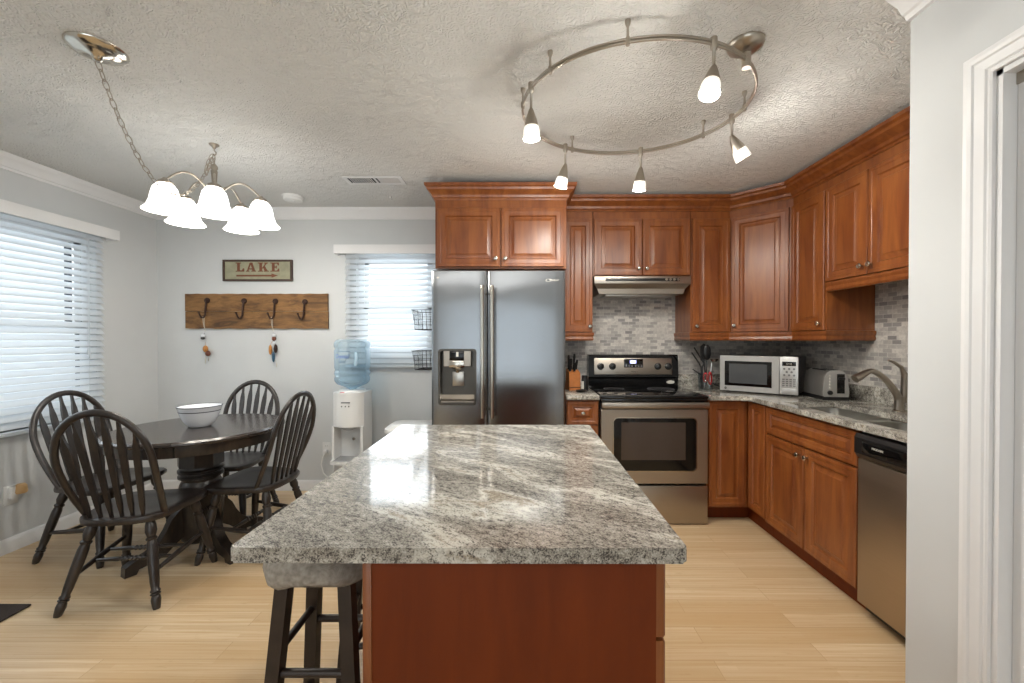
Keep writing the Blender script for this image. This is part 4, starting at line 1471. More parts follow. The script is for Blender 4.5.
# ------------------------------------------------------------------ windsor chairs (local: front towards +y)
def make_chair(label):
    t = thing('dining_chair', label, 'chair', (0, 0, 0), 0, 'dark arrow-back dining chairs')
    half = [(0.0, -0.205), (0.09, -0.200), (0.150, -0.180), (0.185, -0.140), (0.196, -0.09), (0.205, -0.03), (0.219, 0.04), (0.226, 0.10), (0.222, 0.155), (0.200, 0.195), (0.150, 0.212), (0.07, 0.217), (0, 0.218)]
    pl = half + [(-x, y) for x, y in half[-2:0:-1]]
    m = MB()
    rings = []
    for s, z in ((0.93, 0.404), (0.985, 0.408), (1.0, 0.418), (1.0, 0.430), (0.985, 0.438), (0.93, 0.441), (0.70, 0.434), (0.35, 0.431)):
        rings.append([m.v((x * s, y * s, z)) for x, y in pl])
    for A, B in zip(rings, rings[1:]):
        for i in range(len(A)):
            m.face([A[i], A[(i + 1) % len(A)], B[(i + 1) % len(A)], B[i]])
    m.face(rings[0][::-1]); m.face(rings[-1])
    m.build('seat', M['dark'], t, smooth=50)
    rec = math.radians(13)
    by, bz = -0.165, 0.432

    def bp(x, v):
        return Vector((x, by - v * math.sin(rec), bz + v * math.cos(rec)))

    def hoop_x(v):
        if v < 0.30:
            return 0.172 + 0.058 * math.sin(v / 0.30 * PI / 2)
        return 0.230 * math.sqrt(max(0.0, 1 - ((v - 0.30) / 0.255) ** 2))
    def side(s, i):
        p = bp(s * (0.174 + 0.032 * math.sin(i / 6 * PI / 2)), 0.30 * i / 6)
        p.y += 0.055 * (1 - i / 6) ** 1.5
        return p
    pts = [side(1, i) for i in range(6)]
    pts += [bp(0.206 * math.cos(a), 0.30 + 0.255 * math.sin(a)) for a in [PI * i / 20 for i in range(21)]]
    pts += [side(-1, i) for i in range(5, -1, -1)]
    m = MB()
    nrm = Vector((0, -math.cos(rec), -math.sin(rec)))
    m.tube(pts, 0.0175, 10, flat=0.72, up=nrm)
    m.build('back_bow', M['dark'], t, smooth=60)
    for i in range(6):
        f = (i - 2.5) / 2.5
        xb, xt = 0.116 * f, 0.154 * f
        vt = 0.30 + 0.250 * math.sqrt(1 - (xt / 0.206) ** 2)
        d = Vector((xt - xb, vt))
        Lv = d.length
        ux, uv = d.x / Lv, d.y / Lv
        prof = [(0.0050, 0.0), (0.0060, 0.06), (0.0105, 0.13), (0.0120, 0.30), (0.0145, 0.60), (0.0160, 0.74), (0.0135, 0.82), (0.0070, 0.90), (0.0045, 1.0)]
        poly = [(w, s * Lv) for w, s in prof] + [(-w, s * Lv) for w, s in prof[::-1]]

        def fn(w, s, a):
            x = xb + ux * s + uv * w
            v = uv * s - ux * w
            p = bp(x, v)
            return p + nrm * a
        MB().prism(poly, fn, -0.006, 0.006).build('spindle', M['dark'], t, smooth=0)
    legp = [(0.014, 0.0), (0.017, 0.03), (0.0205, 0.10), (0.0185, 0.135), (0.0145, 0.150), (0.0215, 0.160), (0.0215, 0.172), (0.0155, 0.182), (0.0215, 0.192), (0.0205, 0.205), (0.0165, 0.22), (0.0195, 0.30), (0.0225, 0.50), (0.0225, 0.70), (0.0185, 0.755), (0.0235, 0.770), (0.0235, 0.785), (0.0175, 0.80), (0.0245, 0.86), (0.0225, 0.93), (0.0155, 1.0)]
    legs = {}
    for sxn in (-1, 1):
        for k, (top, ft) in (('f', ((0.165, 0.130), (0.235, 0.205))), ('r', ((0.125, -0.135), (0.212, -0.225)))):
            a = Vector((sxn * ft[0], ft[1], 0.0))
            b = Vector((sxn * top[0], top[1], 0.408))
            legs[(sxn, k)] = (a, b)
            MB().spindle(a, b, legp, 14).build('leg', M['dark'], t, smooth=40)

    def on(sxn, k, z):
        a, b = legs[(sxn, k)]
        return a + (b - a) * (z / 0.408)
    sp = [(0.0085, 0.0), (0.010, 0.1), (0.0135, 0.42), (0.0135, 0.58), (0.010, 0.9), (0.0085, 1.0)]
    sd = {}
    for sxn in (-1, 1):
        a, b = on(sxn, 'r', 0.165), on(sxn, 'f', 0.205)
        sd[sxn] = (a, b)
        MB().spindle(a, b, sp, 10).build('stretcher', M['dark'], t)
    cr = [(0.0075, 0.0), (0.0095, 0.15), (0.012, 0.30)]
    for i in range(6):
        q = 0.34 + i * 0.055
        cr += [(0.0095, q - 0.008), (0.0135, q + 0.012), (0.0095, q + 0.034)]
    cr += [(0.012, 0.70), (0.0095, 0.85), (0.0075, 1.0)]
    for f in (0.36, 0.62):
        a = sd[-1][0].lerp(sd[-1][1], f)
        b = sd[1][0].lerp(sd[1][1], f)
        MB().spindle(a, b, cr, 10).build('stretcher', M['dark'], t)
    return t


ch = make_chair('dark arrow-back dining chair nearest the camera, its back turned to us')
ch.location = (-2.015, 2.172, 0)
ch.rotation_euler = (0, 0, math.radians(8))
dup(ch, (-2.610, 2.580, 0), math.radians(-93), 'dark arrow-back dining chair between the table and the left wall window')
dup(ch, (-2.135, 3.00, 0), math.radians(180), 'dark arrow-back dining chair on the far side of the table, facing us')
dup(ch, (-1.668, 2.592, 0), math.radians(87), 'dark arrow-back dining chair at the right of the table, near the island')

# ------------------------------------------------------------------ chandelier on a swagged chain
CHX, CHY = -1.775, 2.375
cl = thing('chandelier', 'five-light nickel chandelier with white bell shades on a swagged chain', 'chandelier', (CHX, CHY, 0))


def rel(p):
    return (p[0] - CHX, p[1] - CHY, p[2])


CAN = (-1.645, 1.595)
MB().lathe([(0.012, 2.392), (0.016, 2.398), (0.020, 2.408), (0.060, 2.418), (0.084, 2.428), (0.092, 2.437), (0.092, 2.4398)], 36, c=rel((CAN[0], CAN[1], 0))).build('canopy', M['chrome'], cl, smooth=60)
hk = MB()
hk.lathe([(0.006, 2.415), (0.012, 2.425), (0.024, 2.434), (0.026, 2.4398)], 16, c=(0, 0, 0))
hk.tube([(0, 0, 2.42), (0.0, 0, 2.405), (0.011, 0, 2.394), (0.010, 0, 2.381), (-0.001, 0, 2.376), (-0.010, 0, 2.383)], 0.0028, 6)
hk.build('swag_hook', M['nickel'], cl)


def chain(pts, name, Ln=0.041):
    # even steps along the path
    P = [Vector(p) for p in pts]
    out, acc = [P[0]], 0.0
    for a, b in zip(P, P[1:]):
        seg = (b - a).length
        pos = 0.0
        while acc + (seg - pos) >= Ln * 0.80:
            pos += Ln * 0.80 - acc
            out.append(a.lerp(b, pos / seg))
            acc = 0.0
        acc += seg - pos
    m = MB()
    for i, (a, b) in enumerate(zip(out, out[1:])):
        t = (b - a).normalized()
        ref = Vector((0, 0, 1)) if abs(t.z) < 0.95 else Vector((1, 0, 0))
        s = t.cross(ref).normalized()
        if i % 2:
            s = t.cross(s).normalized()
        c = (a + b) / 2
        hw, hl = 0.0095, Ln / 2
        lp = [c + t * (hl * math.cos(q)) + s * (hw * math.sin(q)) for q in [2 * PI * k / 14 for k in range(14)]]
        m.tube(lp, 0.0019, 5, closed=True)
    return m.build(name, M['nickel'], cl)


path = []
A0, A1 = Vector((CAN[0], CAN[1], 2.395)), Vector((CHX + 0.004, CHY, 2.385))
for i in range(41):
    f = i / 40
    p = A0.lerp(A1, f)
    p.z -= 0.365 * (1 - (2 * f - 1) ** 2)
    path.append(rel(p))
chain(path, 'swag_chain')
chain([(-0.002, 0, 2.382), (0, 0, 2.335)], 'short_chain')
# a few spare turns of chain hooked up beside the stem
chain([(-0.004, -0.01, 2.378), (-0.030, -0.01, 2.330), (-0.045, -0.012, 2.270), (-0.038, -0.012, 2.262), (-0.018, -0.01, 2.330), (0.0, -0.01, 2.372)], 'chain_loop')
MB().lathe([(0.0, 2.328), (0.004, 2.332), (0.004, 2.345)][::1], 10).lathe([(0.014, 2.115), (0.030, 2.128), (0.034, 2.145), (0.020, 2.160), (0.013, 2.172), (0.0115, 2.20), (0.0155, 2.27), (0.0175, 2.285), (0.013, 2.292), (0.018, 2.300), (0.018, 2.312), (0.012, 2.322), (0.005, 2.330)], 20).build('stem', M['nickel'], cl, smooth=50)
MB().lathe([(0.0, 2.005), (0.010, 2.012), (0.012, 2.022), (0.007, 2.032), (0.020, 2.045), (0.026, 2.060), (0.020, 2.085), (0.014, 2.115)], 20).build('finial', M['nickel'], cl, smooth=50)
RA = 0.235
for ang, dz in ((-53.2, 0.003), (18.8, 0.016), (90.8, 0.030), (162.8, 0.028), (244, 0.016)):
    a = math.radians(ang)
    ca, sa = math.cos(a), math.sin(a)
    ap = []
    for i in range(15):
        f = i / 14
        r = 0.026 + (RA - 0.026) * (1 - math.cos(f * PI)) / 2 if False else 0.026 + (RA - 0.026) * f
        z = 2.138 + 0.085 * math.sin(PI * min(1.0, f * 0.94 + 0.06)) + dz * f
        ap.append((r * ca, r * sa, z))
    ap.append((RA * ca, RA * sa, 2.132 + dz))
    MB().tube(ap, 0.0058, 8).lathe([(0.034, 2.118), (0.036, 2.122), (0.030, 2.134), (0.014, 2.142), (0.010, 2.150)], 18, c=(RA * ca, RA * sa, dz)).build('arm', M['nickel'], cl, smooth=50)
    sh = MB()
    pr = [(0.098, 1.974), (0.092, 1.981), (0.078, 1.998), (0.067, 2.028), (0.061, 2.062), (0.053, 2.092), (0.040, 2.112), (0.031, 2.119)]
    pin = [(r - 0.004, z) for r, z in pr[::-1]]
    prof = pr + pin
    rings = [[sh.v((RA * ca + r * math.cos(q), RA * sa + r * math.sin(q), z + dz)) for q in [2 * PI * k / 28 for k in range(28)]] for r, z in prof]
    for i in range(len(rings)):
        Aq, Bq = rings[i], rings[(i + 1) % len(rings)]
        for k in range(28):
            sh.face([Aq[k], Aq[(k + 1) % 28], Bq[(k + 1) % 28], Bq[k]])
    sh = sh.build('glass_shade', M['shade'], cl, smooth=60)
    MB().sphere((RA * ca, RA * sa, 2.055 + dz), 0.026, 12, 1, 1, 1.25).build('bulb', M['bulb'], sh)
    point_light('chandelier_lamp', (CHX + RA * ca, CHY + RA * sa, 1.955 + dz), CHAND_W, WARM, 0.05)

# ------------------------------------------------------------------ monorail track light
TKX, TKY, TKA, TKB, TKZ = 0.512, 1.890, 0.505, 0.445, 2.368


def ring(th, k=1.0):
    return (TKA * k * math.cos(th), TKB * k * math.sin(th))


tk = thing('track_light', 'oval nickel monorail track light with five spot heads under the ceiling', 'track light', (TKX, TKY, 0))
m = MB()
N = 80
for r0 in (TKZ + 0.0055, TKZ - 0.0055):
    m.tube([(*ring(2 * PI * k / N), r0) for k in range(N)], 0.0052, 8, closed=True)
m.build('rail', M['nickel'], tk, smooth=60)


def theta_of(px, py, k=1.058):
    Y = 410 * k / (338 - py)
    X = (px - 521) / 410 * Y
    return math.atan2((Y - TKY) / TKB, (X - TKX) / TKA)


for p in ((627, 42), (551, 70), (523, 104), (546, 129), (580, 143), (702, 134), (748, 107)):
    x, y = ring(theta_of(*p))
    MB().lathe([(0.007, TKZ - 0.016), (0.0085, TKZ - 0.010), (0.0085, TKZ + 0.010), (0.005, TKZ + 0.016), (0.0042, 2.415), (0.0085, 2.425), (0.0105, 2.432), (0.0105, 2.4398)], 14, c=(x, y, 0)).build('standoff', M['nickel'], tk, smooth=45)
for (px, py), aim, L in (((714, 42), (-0.25, -0.25, -1.0), 0.060), ((532, 87), (0.02, 0.0, -1.0), 0.07), ((575, 141), (-0.22, 0.1, -1.0), 0.07), ((640, 150), (-0.03, 0.15, -1.0), 0.07), ((729, 118), (0.62, 0.1, -1.0), 0.06)):
    x, y = ring(theta_of(px, py))
    MB().lathe([(0.0055, TKZ - 0.026 - L), (0.0055, TKZ - 0.028), (0.0105, TKZ - 0.022), (0.0125, TKZ - 0.016), (0.0125, TKZ + 0.018), (0.008, TKZ + 0.022)], 14, c=(x, y, 0)).build('drop_stem', M['nickel'], tk, smooth=45)
    dv = Vector(aim).normalized()
    piv = Vector((x, y, TKZ - 0.026 - L))
    q = Vector((0, 0, -1)).rotation_difference(dv).to_matrix().to_4x4()
    Hm = Matrix.Translation(piv) @ q @ Matrix.Scale(1.18, 4)
    hd = MB().lathe([(0.006, 0.006), (0.009, 0.0), (0.017, -0.024), (0.024, -0.050), (0.026, -0.060), (0.023, -0.060)][::-1], 18, M=Hm).build('spot_head', M['nickel'], tk, smooth=50)
    MB().lathe([(0.0275, -0.098), (0.030, -0.100), (0.0305, -0.098), (0.028, -0.070), (0.024, -0.054), (0.020, -0.054), (0.0245, -0.072)], 20, M=Hm).build('glass_cone', M['spotglass'], hd, smooth=60)
    MB().lathe([(0.0, -0.096), (0.024, -0.095), (0.024, -0.090), (0.012, -0.066), (0.0, -0.064)], 18, M=Hm).build('bulb', M['bulb'], hd, smooth=50)
    wp = piv + dv * 0.135
    point_light('track_lamp', (TKX + wp.x, TKY + wp.y, wp.z), TRACK_W, WARM, 0.025)
    spot_light('track_beam', (TKX + wp.x, TKY + wp.y, wp.z), dv, SPOT_W, WARM)
x, y = 0.345, -0.312
cnx, cny = ring(theta_of(744, 60))
MB().lathe([(0.010, 2.404), (0.040, 2.412), (0.060, 2.424), (0.066, 2.436), (0.066, 2.4398)], 30, c=(x, y, 0)).build('canopy', M['nickel'], tk, smooth=60)
MB().tube([(x, y, 2.410), (x - 0.01, y + 0.006, 2.395), (cnx, cny, TKZ + 0.01)], 0.010, 10).lathe([(0.015, TKZ - 0.032), (0.016, TKZ - 0.028), (0.016, TKZ + 0.022), (0.011, TKZ + 0.026)], 16, c=(cnx, cny, 0)).build('power_feed', M['nickel'], tk, smooth=50)

# ------------------------------------------------------------------ ceiling vent, detector, hook
vt = thing('ceiling_vent', 'white rectangular air vent on the ceiling near the fridge cabinet', 'vent', (-1.035, 2.905, 2.44))
vm = MB()
w, d = 0.205, 0.068
for x0, x1, y0, y1 in ((-w, w, -d, -d + 0.02), (-w, w, d - 0.02, d), (-w, -w + 0.025, -d + 0.02, d - 0.02), (w - 0.025, w, -d + 0.02, d - 0.02), (0.004, 0.016, -d + 0.02, d - 0.02)):
    vm.box(x0, x1, y0, y1, -0.006, 0.0)
vm.build('frame', M['white'], vt, smooth=0)
MB().box(-w + 0.02, w - 0.02, -d + 0.015, d - 0.015, -0.0008, 0.0).build('duct_opening', M['darkgrey'], vt, smooth=0)
vm = MB()
for i in range(13):
    for s in (-1, 1):
        x = s * (0.026 + i * 0.0122) + 0.01
        vm.prism([(x - 0.0045, -0.0055), (x - 0.0037, -0.0055), (x + 0.0045, -0.001), (x + 0.0037, -0.001)] if s > 0 else [(x + 0.0055, -0.0055), (x + 0.0047, -0.0055), (x - 0.0055, -0.001), (x - 0.0047, -0.001)], lambda a, z, y: (a, y, z), -d + 0.02, d - 0.02)
vm.build('vanes', M['white'], vt, smooth=0)
sd = thing('smoke_detector', 'round white smoke detector on the ceiling right of the chandelier', 'smoke detector', (-1.80, 3.24, 2.44))
MB().lathe([(0.0, -0.036), (0.050, -0.036), (0.066, -0.030), (0.070, -0.020), (0.070, -0.010), (0.078, -0.010), (0.080, 0.0)], 36).build('housing', M['plastic'], sd, smooth=40)
MB().lathe([(0.0, -0.0405), (0.016, -0.040), (0.017, -0.036)], 18).build('test_button', M['white'], sd)
ck = MB().lathe([(0.004, -0.012), (0.010, -0.006), (0.012, -0.0002)], 14).tube([(0, 0, -0.008), (0, 0, -0.022), (0.008, 0, -0.032), (0.016, 0, -0.026), (0.016, 0, -0.018)], 0.0026, 6)
ck = ck.build('ceiling_hook', M['plastic'], None, loc=(-1.03, 3.24, 2.44))
tag(ck, 'tiny white ceiling hook between the vent and the back wall', 'hook')

# ------------------------------------------------------------------ LAKE sign
sx0, sx1, sz0, sz1 = -2.575, -1.975, 1.818, 2.002
sg = thing('wall_sign', 'framed wooden sign reading LAKE with a right arrow', 'sign', ((sx0 + sx1) / 2, YB, (sz0 + sz1) / 2))
w, h = (sx1 - sx0) / 2, (sz1 - sz0) / 2
MB().box(-w + 0.01, w - 0.01, -0.016, -0.002, -h + 0.01, h - 0.01).build('board', M['signface'], sg, smooth=0)
fmb = MB()
for x0, x1, z0, z1 in ((-w, w, h - 0.016, h), (-w, w, -h, -h + 0.016), (-w, -w + 0.016, -h + 0.016, h - 0.016), (w - 0.016, w, -h + 0.016, h - 0.016)):
    fmb.box(x0, x1, -0.026, -0.002, z0, z1, 0.002)
fmb.build('frame', M['signframe'], sg)


def poly_letter(mb, polys, x, z, s, y0=-0.0175, y1=-0.015):
    for pl in polys:
        mb.prism([(x + a * s, z + b * s) for a, b in pl], lambda a, b, y: (a, y, b), y0, y1)


LET = {
    'L': [[(0, 0), (0.95, 0), (0.95, 0.36), (0.80, 0.36), (0.68, 0.14), (0.46, 0.14), (0.46, 0.90), (0.60, 0.90), (0.60, 1), (0, 1), (0, 0.90), (0.16, 0.90), (0.16, 0.10), (0, 0.10)]],
    'A': [[(0, 0), (0.36, 0), (0.36, 0.10), (0.26, 0.10), (0.30, 0.24), (0.28, 0.36), (0.36, 0.36), (0.50, 0.78), (0.56, 1.0), (0.42, 1.0), (0.10, 0.10), (0, 0.10)],
          [(0.56, 1.0), (0.50, 0.78), (0.66, 0.36), (0.64, 0.24), (0.70, 0.10), (0.58, 0.10), (0.58, 0), (1.10, 0), (1.10, 0.10), (1.0, 0.10), (0.70, 1.0)],
          [(0.29, 0.24), (0.66, 0.24), (0.66, 0.36), (0.29, 0.36)]],
    'K': [[(0, 0), (0.58, 0), (0.58, 0.10), (0.46, 0.10), (0.46, 0.90), (0.58, 0.90), (0.58, 1), (0, 1), (0, 0.90), (0.16, 0.90), (0.16, 0.10), (0, 0.10)],
          [(0.44, 0.36), (0.82, 0.90), (0.70, 0.90), (0.70, 1), (1.12, 1), (1.12, 0.90), (1.0, 0.90), (0.44, 0.26)],
          [(0.52, 0.52), (0.74, 0.10), (0.66, 0.10), (0.66, 0), (1.20, 0), (1.20, 0.10), (1.08, 0.10), (0.74, 0.66)]],
    'E': [[(0, 0), (0.98, 0), (0.98, 0.34), (0.86, 0.34), (0.74, 0.12), (0.46, 0.12), (0.46, 0.44), (0.60, 0.44), (0.60, 0.34), (0.70, 0.34), (0.70, 0.66), (0.60, 0.66), (0.60, 0.56), (0.46, 0.56), (0.46, 0.88), (0.74, 0.88), (0.84, 0.68), (0.94, 0.68), (0.94, 1), (0, 1), (0, 0.90), (0.16, 0.90), (0.16, 0.10), (0, 0.10)]],
}
lm = MB()
x = -0.190
for chh, adv in (('L', 1.10), ('A', 1.26), ('K', 1.34), ('E', 1.0)):
    poly_letter(lm, LET[chh], x, -0.010, 0.078)
    x += adv * 0.078 + 0.004
lm.build('lettering', M['signtext'], sg, smooth=0)
am = MB()
am.prism([(-0.185, -0.052), (0.120, -0.052), (0.120, -0.062), (0.175, -0.044), (0.120, -0.026), (0.120, -0.037), (-0.185, -0.037)], lambda a, b, y: (a, y, b), -0.0175, -0.015)
am.build('arrow', M['signtext'], sg, smooth=0)

# ------------------------------------------------------------------ coat-hook board
bx0, bx1, bz0, bz1 = -2.900, -1.668, 1.408, 1.708
bd = thing('coat_rack', 'weathered wooden board with four rusty hooks below the LAKE sign', 'coat rack', ((bx0 + bx1) / 2, YB, (bz0 + bz1) / 2))
w, h = (bx1 - bx0) / 2, (bz1 - bz0) / 2
for z0, z1, dx in ((-h, -0.0015, 0.001), (0.0015, h, -0.001)):
    m = MB()
    n = 24
    lo = [(-w + dx + 2 * w * i / n, z0 + 0.0025 * math.sin(i * 1.7 + z0 * 30)) for i in range(n + 1)]
    hi = [(w + dx - 2 * w * i / n, z1 + 0.002 * math.sin(i * 2.3 + z1 * 50) * (0 if abs(z1) < 0.01 else 1)) for i in range(n + 1)]
    if abs(z0) < 0.01:
        lo = [(a, z0) for a, b in lo]
    m.prism(lo + hi, lambda a, b, y: (a, y, b), -0.024, -0.002)
    m.build('plank', M['board'], bd, smooth=0)
hooks = [-2.708, -2.388, -2.118, -1.862]
for i, hx in enumerate(hooks):
    x = hx - (bx0 + bx1) / 2
    z = 0.092 - i * 0.004
    m = MB()
    m.lathe([(0.024, 0), (0.024, 0.005), (0.020, 0.010), (0.0, 0.013)], 16, M=Matrix.Translation((x, -0.024, z)) @ Matrix.Rotation(PI / 2, 4, 'X'))
    m.tube([(x, -0.034, z), (x - 0.002, -0.040, z - 0.06), (x - 0.006, -0.042, z - 0.125), (x - 0.014, -0.050, z - 0.150), (x - 0.026, -0.058, z - 0.150), (x - 0.034, -0.064, z - 0.128), (x - 0.040, -0.068, z - 0.108)], [0.008, 0.008, 0.0075, 0.0075, 0.007, 0.0065, 0.006], 9)
    m.sphere((x - 0.041, -0.068, z - 0.106), 0.0090, 10)
    m.build('hook', M['iron'], bd)


def lure(x, z, items, label, L):
    t = thing('fishing_float_string', label, 'hanging ornament', (x, YB - 0.050, z), 0, 'fishing floats hanging on twine')
    MB().tube([(-0.006, 0, 0.0), (-0.004, 0.004, -L * 0.5), (0, 0.018, -L)], 0.0018, 6).tube([(0.006, 0, 0.0), (0.004, 0.004, -L * 0.5), (0.001, 0.018, -L)], 0.0018, 6).tube([(-0.006, 0, 0.0), (-0.003, 0.002, 0.006), (0.003, 0.002, 0.006), (0.006, 0, 0)], 0.0018, 6).build('twine', M['string'], t)
    for dx, dz, r, sz, mt, nm in items:
        q = MB().sphere((dx, 0.020, -L + dz), r, 12, 1, 1, sz)
        q.tube([(dx, 0.020, -L + dz + r * sz), (dx * 0.3, 0.019, -L + dz + r * sz + 0.03)], 0.0014, 5)
        q.build(nm, M[mt], t)
    return t


lure(-2.722, 1.508, [(-0.022, -0.038, 0.017, 1.0, 'bowl', 'white_float'), (-0.022, -0.058, 0.0165, 0.8, 'black', 'dark_float'), (0.0, -0.150, 0.020, 1.5, 'tan', 'cork_float'), (0.022, -0.190, 0.020, 1.2, 'brownfloat', 'brown_float'), (0.0, -0.250, 0.0045, 6.5, 'string', 'metal_lure'), (0.026, -0.240, 0.004, 4.5, 'nickel', 'metal_lure')],
     'twine with white, cork and brown floats on the leftmost rusty hook', 0.125)
lure(-2.135, 1.500, [(0.006, -0.030, 0.018, 1.0, 'bowl', 'white_float'), (0.006, -0.058, 0.017, 1.3, 'brownfloat', 'red_float'), (0.008, -0.098, 0.015, 1.0, 'bowl', 'white_float'), (0.020, -0.145, 0.014, 2.8, 'iron', 'dark_lure'), (-0.026, -0.155, 0.013, 3.4, 'tan', 'tan_lure'), (0.0, -0.215, 0.012, 4.0, 'teal', 'blue_lure'), (0.028, -0.285, 0.0035, 6.0, 'string', 'metal_lure')],
     'twine with white, tan and blue fishing lures on the third rusty hook', 0.120)

# ------------------------------------------------------------------ water dispenser and bottle
WX = -1.370
wd = thing('water_dispenser', 'white floor-standing water dispenser against the back wall', 'water dispenser', (WX, 3.20, 0))
wv = 0.122
m = MB()
def body_outline(front):
    out = [(-wv, 0.225), (wv, 0.225), (wv, 0.05)]
    for i in range(11):
        f = i / 10
        out.append((wv - 2 * wv * f, 0.05 - front * math.sin(PI * f) ** 0.6))
    return out
# lower cabinet, alcove back, upper hood
m.prism(body_outline(0.035), lambda a, b, z: (a, b, z), 0.0, 0.335)
m.prism([(-wv, 0.225), (wv, 0.225), (wv, 0.02), (wv - 0.018, 0.02), (wv - 0.018, 0.15), (-wv + 0.018, 0.15), (-wv + 0.018, 0.02), (-wv, 0.02)], lambda a, b, z: (a, b, z), 0.335, 0.625)
m.prism(body_outline(0.062), lambda a, b, z: (a, b, z), 0.625, 0.875)
m.build('body', M['plastic'], wd, smooth=30)
m = MB()
m.prism([(a * 1.01, b) for a, b in body_outline(0.066)], lambda a, b, z: (a, b, z), 0.875, 0.895)
m.lathe([(0.105, 0.895), (0.100, 0.908), (0.080, 0.915), (0.050, 0.912), (0.0, 0.912)], 32, c=(0.0, 0.125, 0))
m.build('top_cover', M['plastic'], wd, smooth=30)
MB().prism([(-wv, 0.15), (wv, 0.15), (wv, -0.01)] + [(wv - 2 * wv * i / 8, -0.01 - 0.03 * math.sin(PI * i / 8)) for i in range(1, 9)], lambda a, b, z: (a, b, z), 0.335, 0.362).build('drip_tray', M['plastic'], wd, smooth=30)
MB().box(-wv + 0.02, wv - 0.02, -0.02, 0.13, 0.3622, 0.3645).build('drip_grille', simple('grey_grille', (150, 152, 154), 0.5), wd, smooth=0)
m = MB()
for i, zz in enumerate((0.0,)):
    m.prism([(-0.085 + 0.17 * k / 10, 0.625 - 0.035 * math.sin(PI * k / 10)) for k in range(11)] + [(0.085, 0.64), (-0.085, 0.64)], lambda a, z, y: (a, y, z), 0.04, 0.13)
m.build('spout_shroud', simple('grey_spout_plastic', (176, 178, 182), 0.4), wd, smooth=30)
MB().lathe([(0.012, 0), (0.011, 0.006), (0.008, 0.008), (0, 0.008)], 16, M=Matrix.Translation((0.0, 0.15, 0.50)) @ Matrix.Rotation(PI / 2, 4, 'X')).build('tap', M['nickel'], wd)
m = MB()
for x in (-0.030, 0.0, 0.026):
    m.lathe([(0.006, 0), (0.0055, 0.0015), (0, 0.002)], 10, M=Matrix.Translation((x, -0.0105, 0.790)) @ Matrix.Rotation(PI / 2, 4, 'X'))
m.build('buttons', simple('grey_button', (96, 98, 102), 0.4), wd)
MB().box(-0.034, 0.036, -0.0135, -0.0105, 0.815, 0.824).build('printed_label', simple('grey_print', (104, 106, 110), 0.5), wd, smooth=0)
MB().box(-0.052, -0.022, 0.005, 0.024, 0.8945, 0.8975).build('red_sticker', M['red'], wd, smooth=0)

wb = thing('water_bottle', 'blue five-gallon water bottle upside down on the white dispenser', 'bottle', (WX, 3.325, 0.905))
bp = [(0.028, -0.01), (0.030, 0.012), (0.070, 0.030), (0.118, 0.052), (0.134, 0.075), (0.137, 0.100), (0.130, 0.112), (0.130, 0.118), (0.137, 0.130), (0.137, 0.150), (0.130, 0.160), (0.131, 0.170), (0.137, 0.182), (0.137, 0.320), (0.131, 0.332), (0.131, 0.340), (0.139, 0.352), (0.139, 0.378), (0.130, 0.398), (0.108, 0.410), (0.0, 0.402)]
MB().lathe(bp, 48).build('shell', M['bottle'], wb, smooth=50)
MB().lathe([(0.0, 0.02), (0.066, 0.034), (0.114, 0.056), (0.129, 0.078), (0.128, 0.20), (0.0, 0.2005)], 40).build('water', glass_mat('drinking_water', (0.80, 0.90, 0.96, 1), 0.06), wb, smooth=50)
hq = MB()
hq.tube([(0.072 + 0.0, -0.116, 0.205), (0.080, -0.121, 0.225), (0.080, -0.121, 0.285), (0.072, -0.116, 0.305)], 0.012, 10)
hq.build('handle', simple('pale_blue_handle', (176, 204, 222), 0.2), wb)
tx = text_mb('Crystal', 0.042, 0.0004, shear=0.3, width=0.125)
for vv in tx.bm.verts:
    a = -PI / 2 + (vv.co.x - 0.030) / 0.1378
    r = 0.1378 - vv.co.y
    vv.co = Vector((r * math.cos(a), r * math.sin(a), vv.co.z + 0.272))
tx.build('brand_print', M['blue'], wb, smooth=0)
q = MB()
for zz, n in ((0.312, 9), (0.236, 5), (0.226, 5)):
    for i in range(n):
        a0 = -PI / 2 - 0.30 - 0.02 * n + i * 0.085
        R = [[q.v((0.1376 * math.cos(a), 0.1376 * math.sin(a), z)) for a in (a0, a0 + 0.035, a0 + 0.065)] for z in (zz, zz + 0.007)]
        for k in range(2):
            q.face([R[0][k], R[0][k + 1], R[1][k + 1], R[1][k]])
q.build('small_print', simple('faint_print', (96, 120, 142), 0.5), wb, smooth=0)

# outlets and cords
def outlet(name, label, loc, rz):
    t = thing(name, label, 'outlet', loc, rz)
    MB().box(-0.036, 0.036, -0.0065, -0.0005, -0.058, 0.058, 0.002).build('cover_plate', M['plastic'], t)
    for z in (-0.021, 0.021):
        s = MB().lathe([(0.0165, 0), (0.0165, 0.0015), (0.0, 0.0018)], 18, M=Matrix.Translation((0, -0.0065, z)) @ Matrix.Rotation(PI / 2, 4, 'X')).build('socket', M['plastic'], t)
        MB().box(-0.0075, -0.0055, -0.0090, -0.0070, z - 0.002, z + 0.008).box(0.0055, 0.0075, -0.0090, -0.0070, z - 0.002, z + 0.008).build('slot', M['darkgap'], s, smooth=0)
    return t


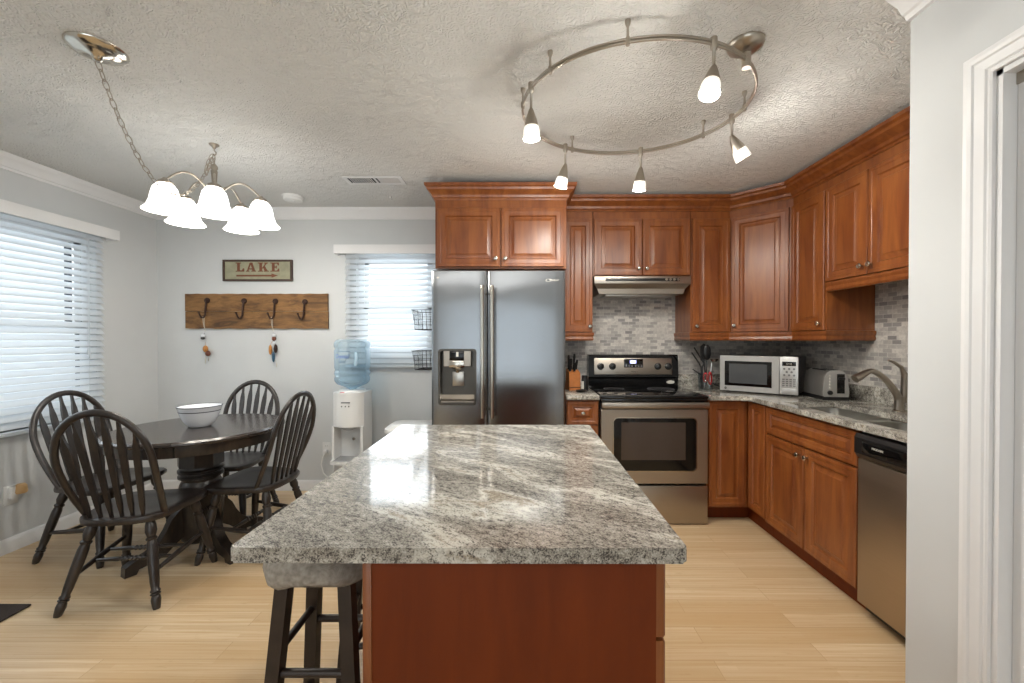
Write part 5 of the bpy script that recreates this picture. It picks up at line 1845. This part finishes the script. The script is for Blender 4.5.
outlet('wall_outlet', 'white wall outlet on the back wall left of the water dispenser', (-1.690, YB, 0.365), 0)
pc = MB().box(-1.706, -1.676, 3.520, 3.5470, 0.328, 0.358, 0.005).tube([(-1.692, 3.525, 0.335), (-1.705, 3.505, 0.30), (-1.715, 3.50, 0.24), (-1.690, 3.49, 0.17), (-1.62, 3.48, 0.11), (-1.52, 3.475, 0.07), (-1.46, 3.475, 0.06)], 0.0045, 8)
tag(pc.build('power_cord', M['plastic']), 'white power cord plugged in beside the water dispenser', 'cord')
outlet('wall_outlet', 'white wall outlet low on the left wall below the window blind', (XL, 2.515, 0.352), PI / 2)
nl = thing('night_light', 'small plug-in night light with amber shade on the left wall outlet', 'night light', (XL + 0.009, 2.515, 0.375), PI / 2)
MB().box(-0.019, 0.019, -0.024, 0.0, -0.045, 0.028, 0.004).build('base', M['plastic'], nl)
MB().lathe([(0.026, -0.006), (0.030, 0.004), (0.027, 0.040), (0.018, 0.052)], 14, c=(0.030, -0.024, -0.015)).build('amber_shade', simple('amber_shade', (196, 160, 112), 0.4), nl, smooth=50)

# trash can beside the fridge
tc = thing('trash_can', 'white lidded trash can between the fridge and the water dispenser', 'trash can', (-0.862, 3.27, 0))
m = MB()
L0 = [(rr(-0.150, 0.150, -0.105, 0.105, 0.05), 0.0), (rr(-0.182, 0.182, -0.135, 0.135, 0.06), 0.60)]
R = [[m.v((x, y, z)) for x, y in lp] for lp, z in L0]
for i in range(len(R[0])):
    m.face([R[0][i], R[0][(i + 1) % len(R[0])], R[1][(i + 1) % len(R[0])], R[1][i]])
m.face(R[0][::-1]); m.face(R[1])
m.build('bin', M['plastic'], tc, smooth=40)
m = MB()
L0 = [(rr(-0.196, 0.196, -0.150, 0.150, 0.07), 0.590), (rr(-0.200, 0.200, -0.154, 0.154, 0.07), 0.598), (rr(-0.198, 0.198, -0.152, 0.152, 0.07), 0.622), (rr(-0.165, 0.165, -0.120, 0.120, 0.06), 0.648), (rr(-0.10, 0.10, -0.06, 0.06, 0.05), 0.655)]
R = [[m.v((x, y, z)) for x, y in lp] for lp, z in L0]
for A, B in zip(R, R[1:]):
    for i in range(len(A)):
        m.face([A[i], A[(i + 1) % len(A)], B[(i + 1) % len(A)], B[i]])
m.face(R[0][::-1]); m.face(R[-1])
m.build('lid', M['plastic'], tc, smooth=50)

# doormat
dm = MB().box(-3.10, -2.41, 0.85, 2.00, 0.001, 0.012, 0.004).build('doormat', M['mat'])
tag(dm, 'dark brown doormat on the floor at the lower left', 'doormat')
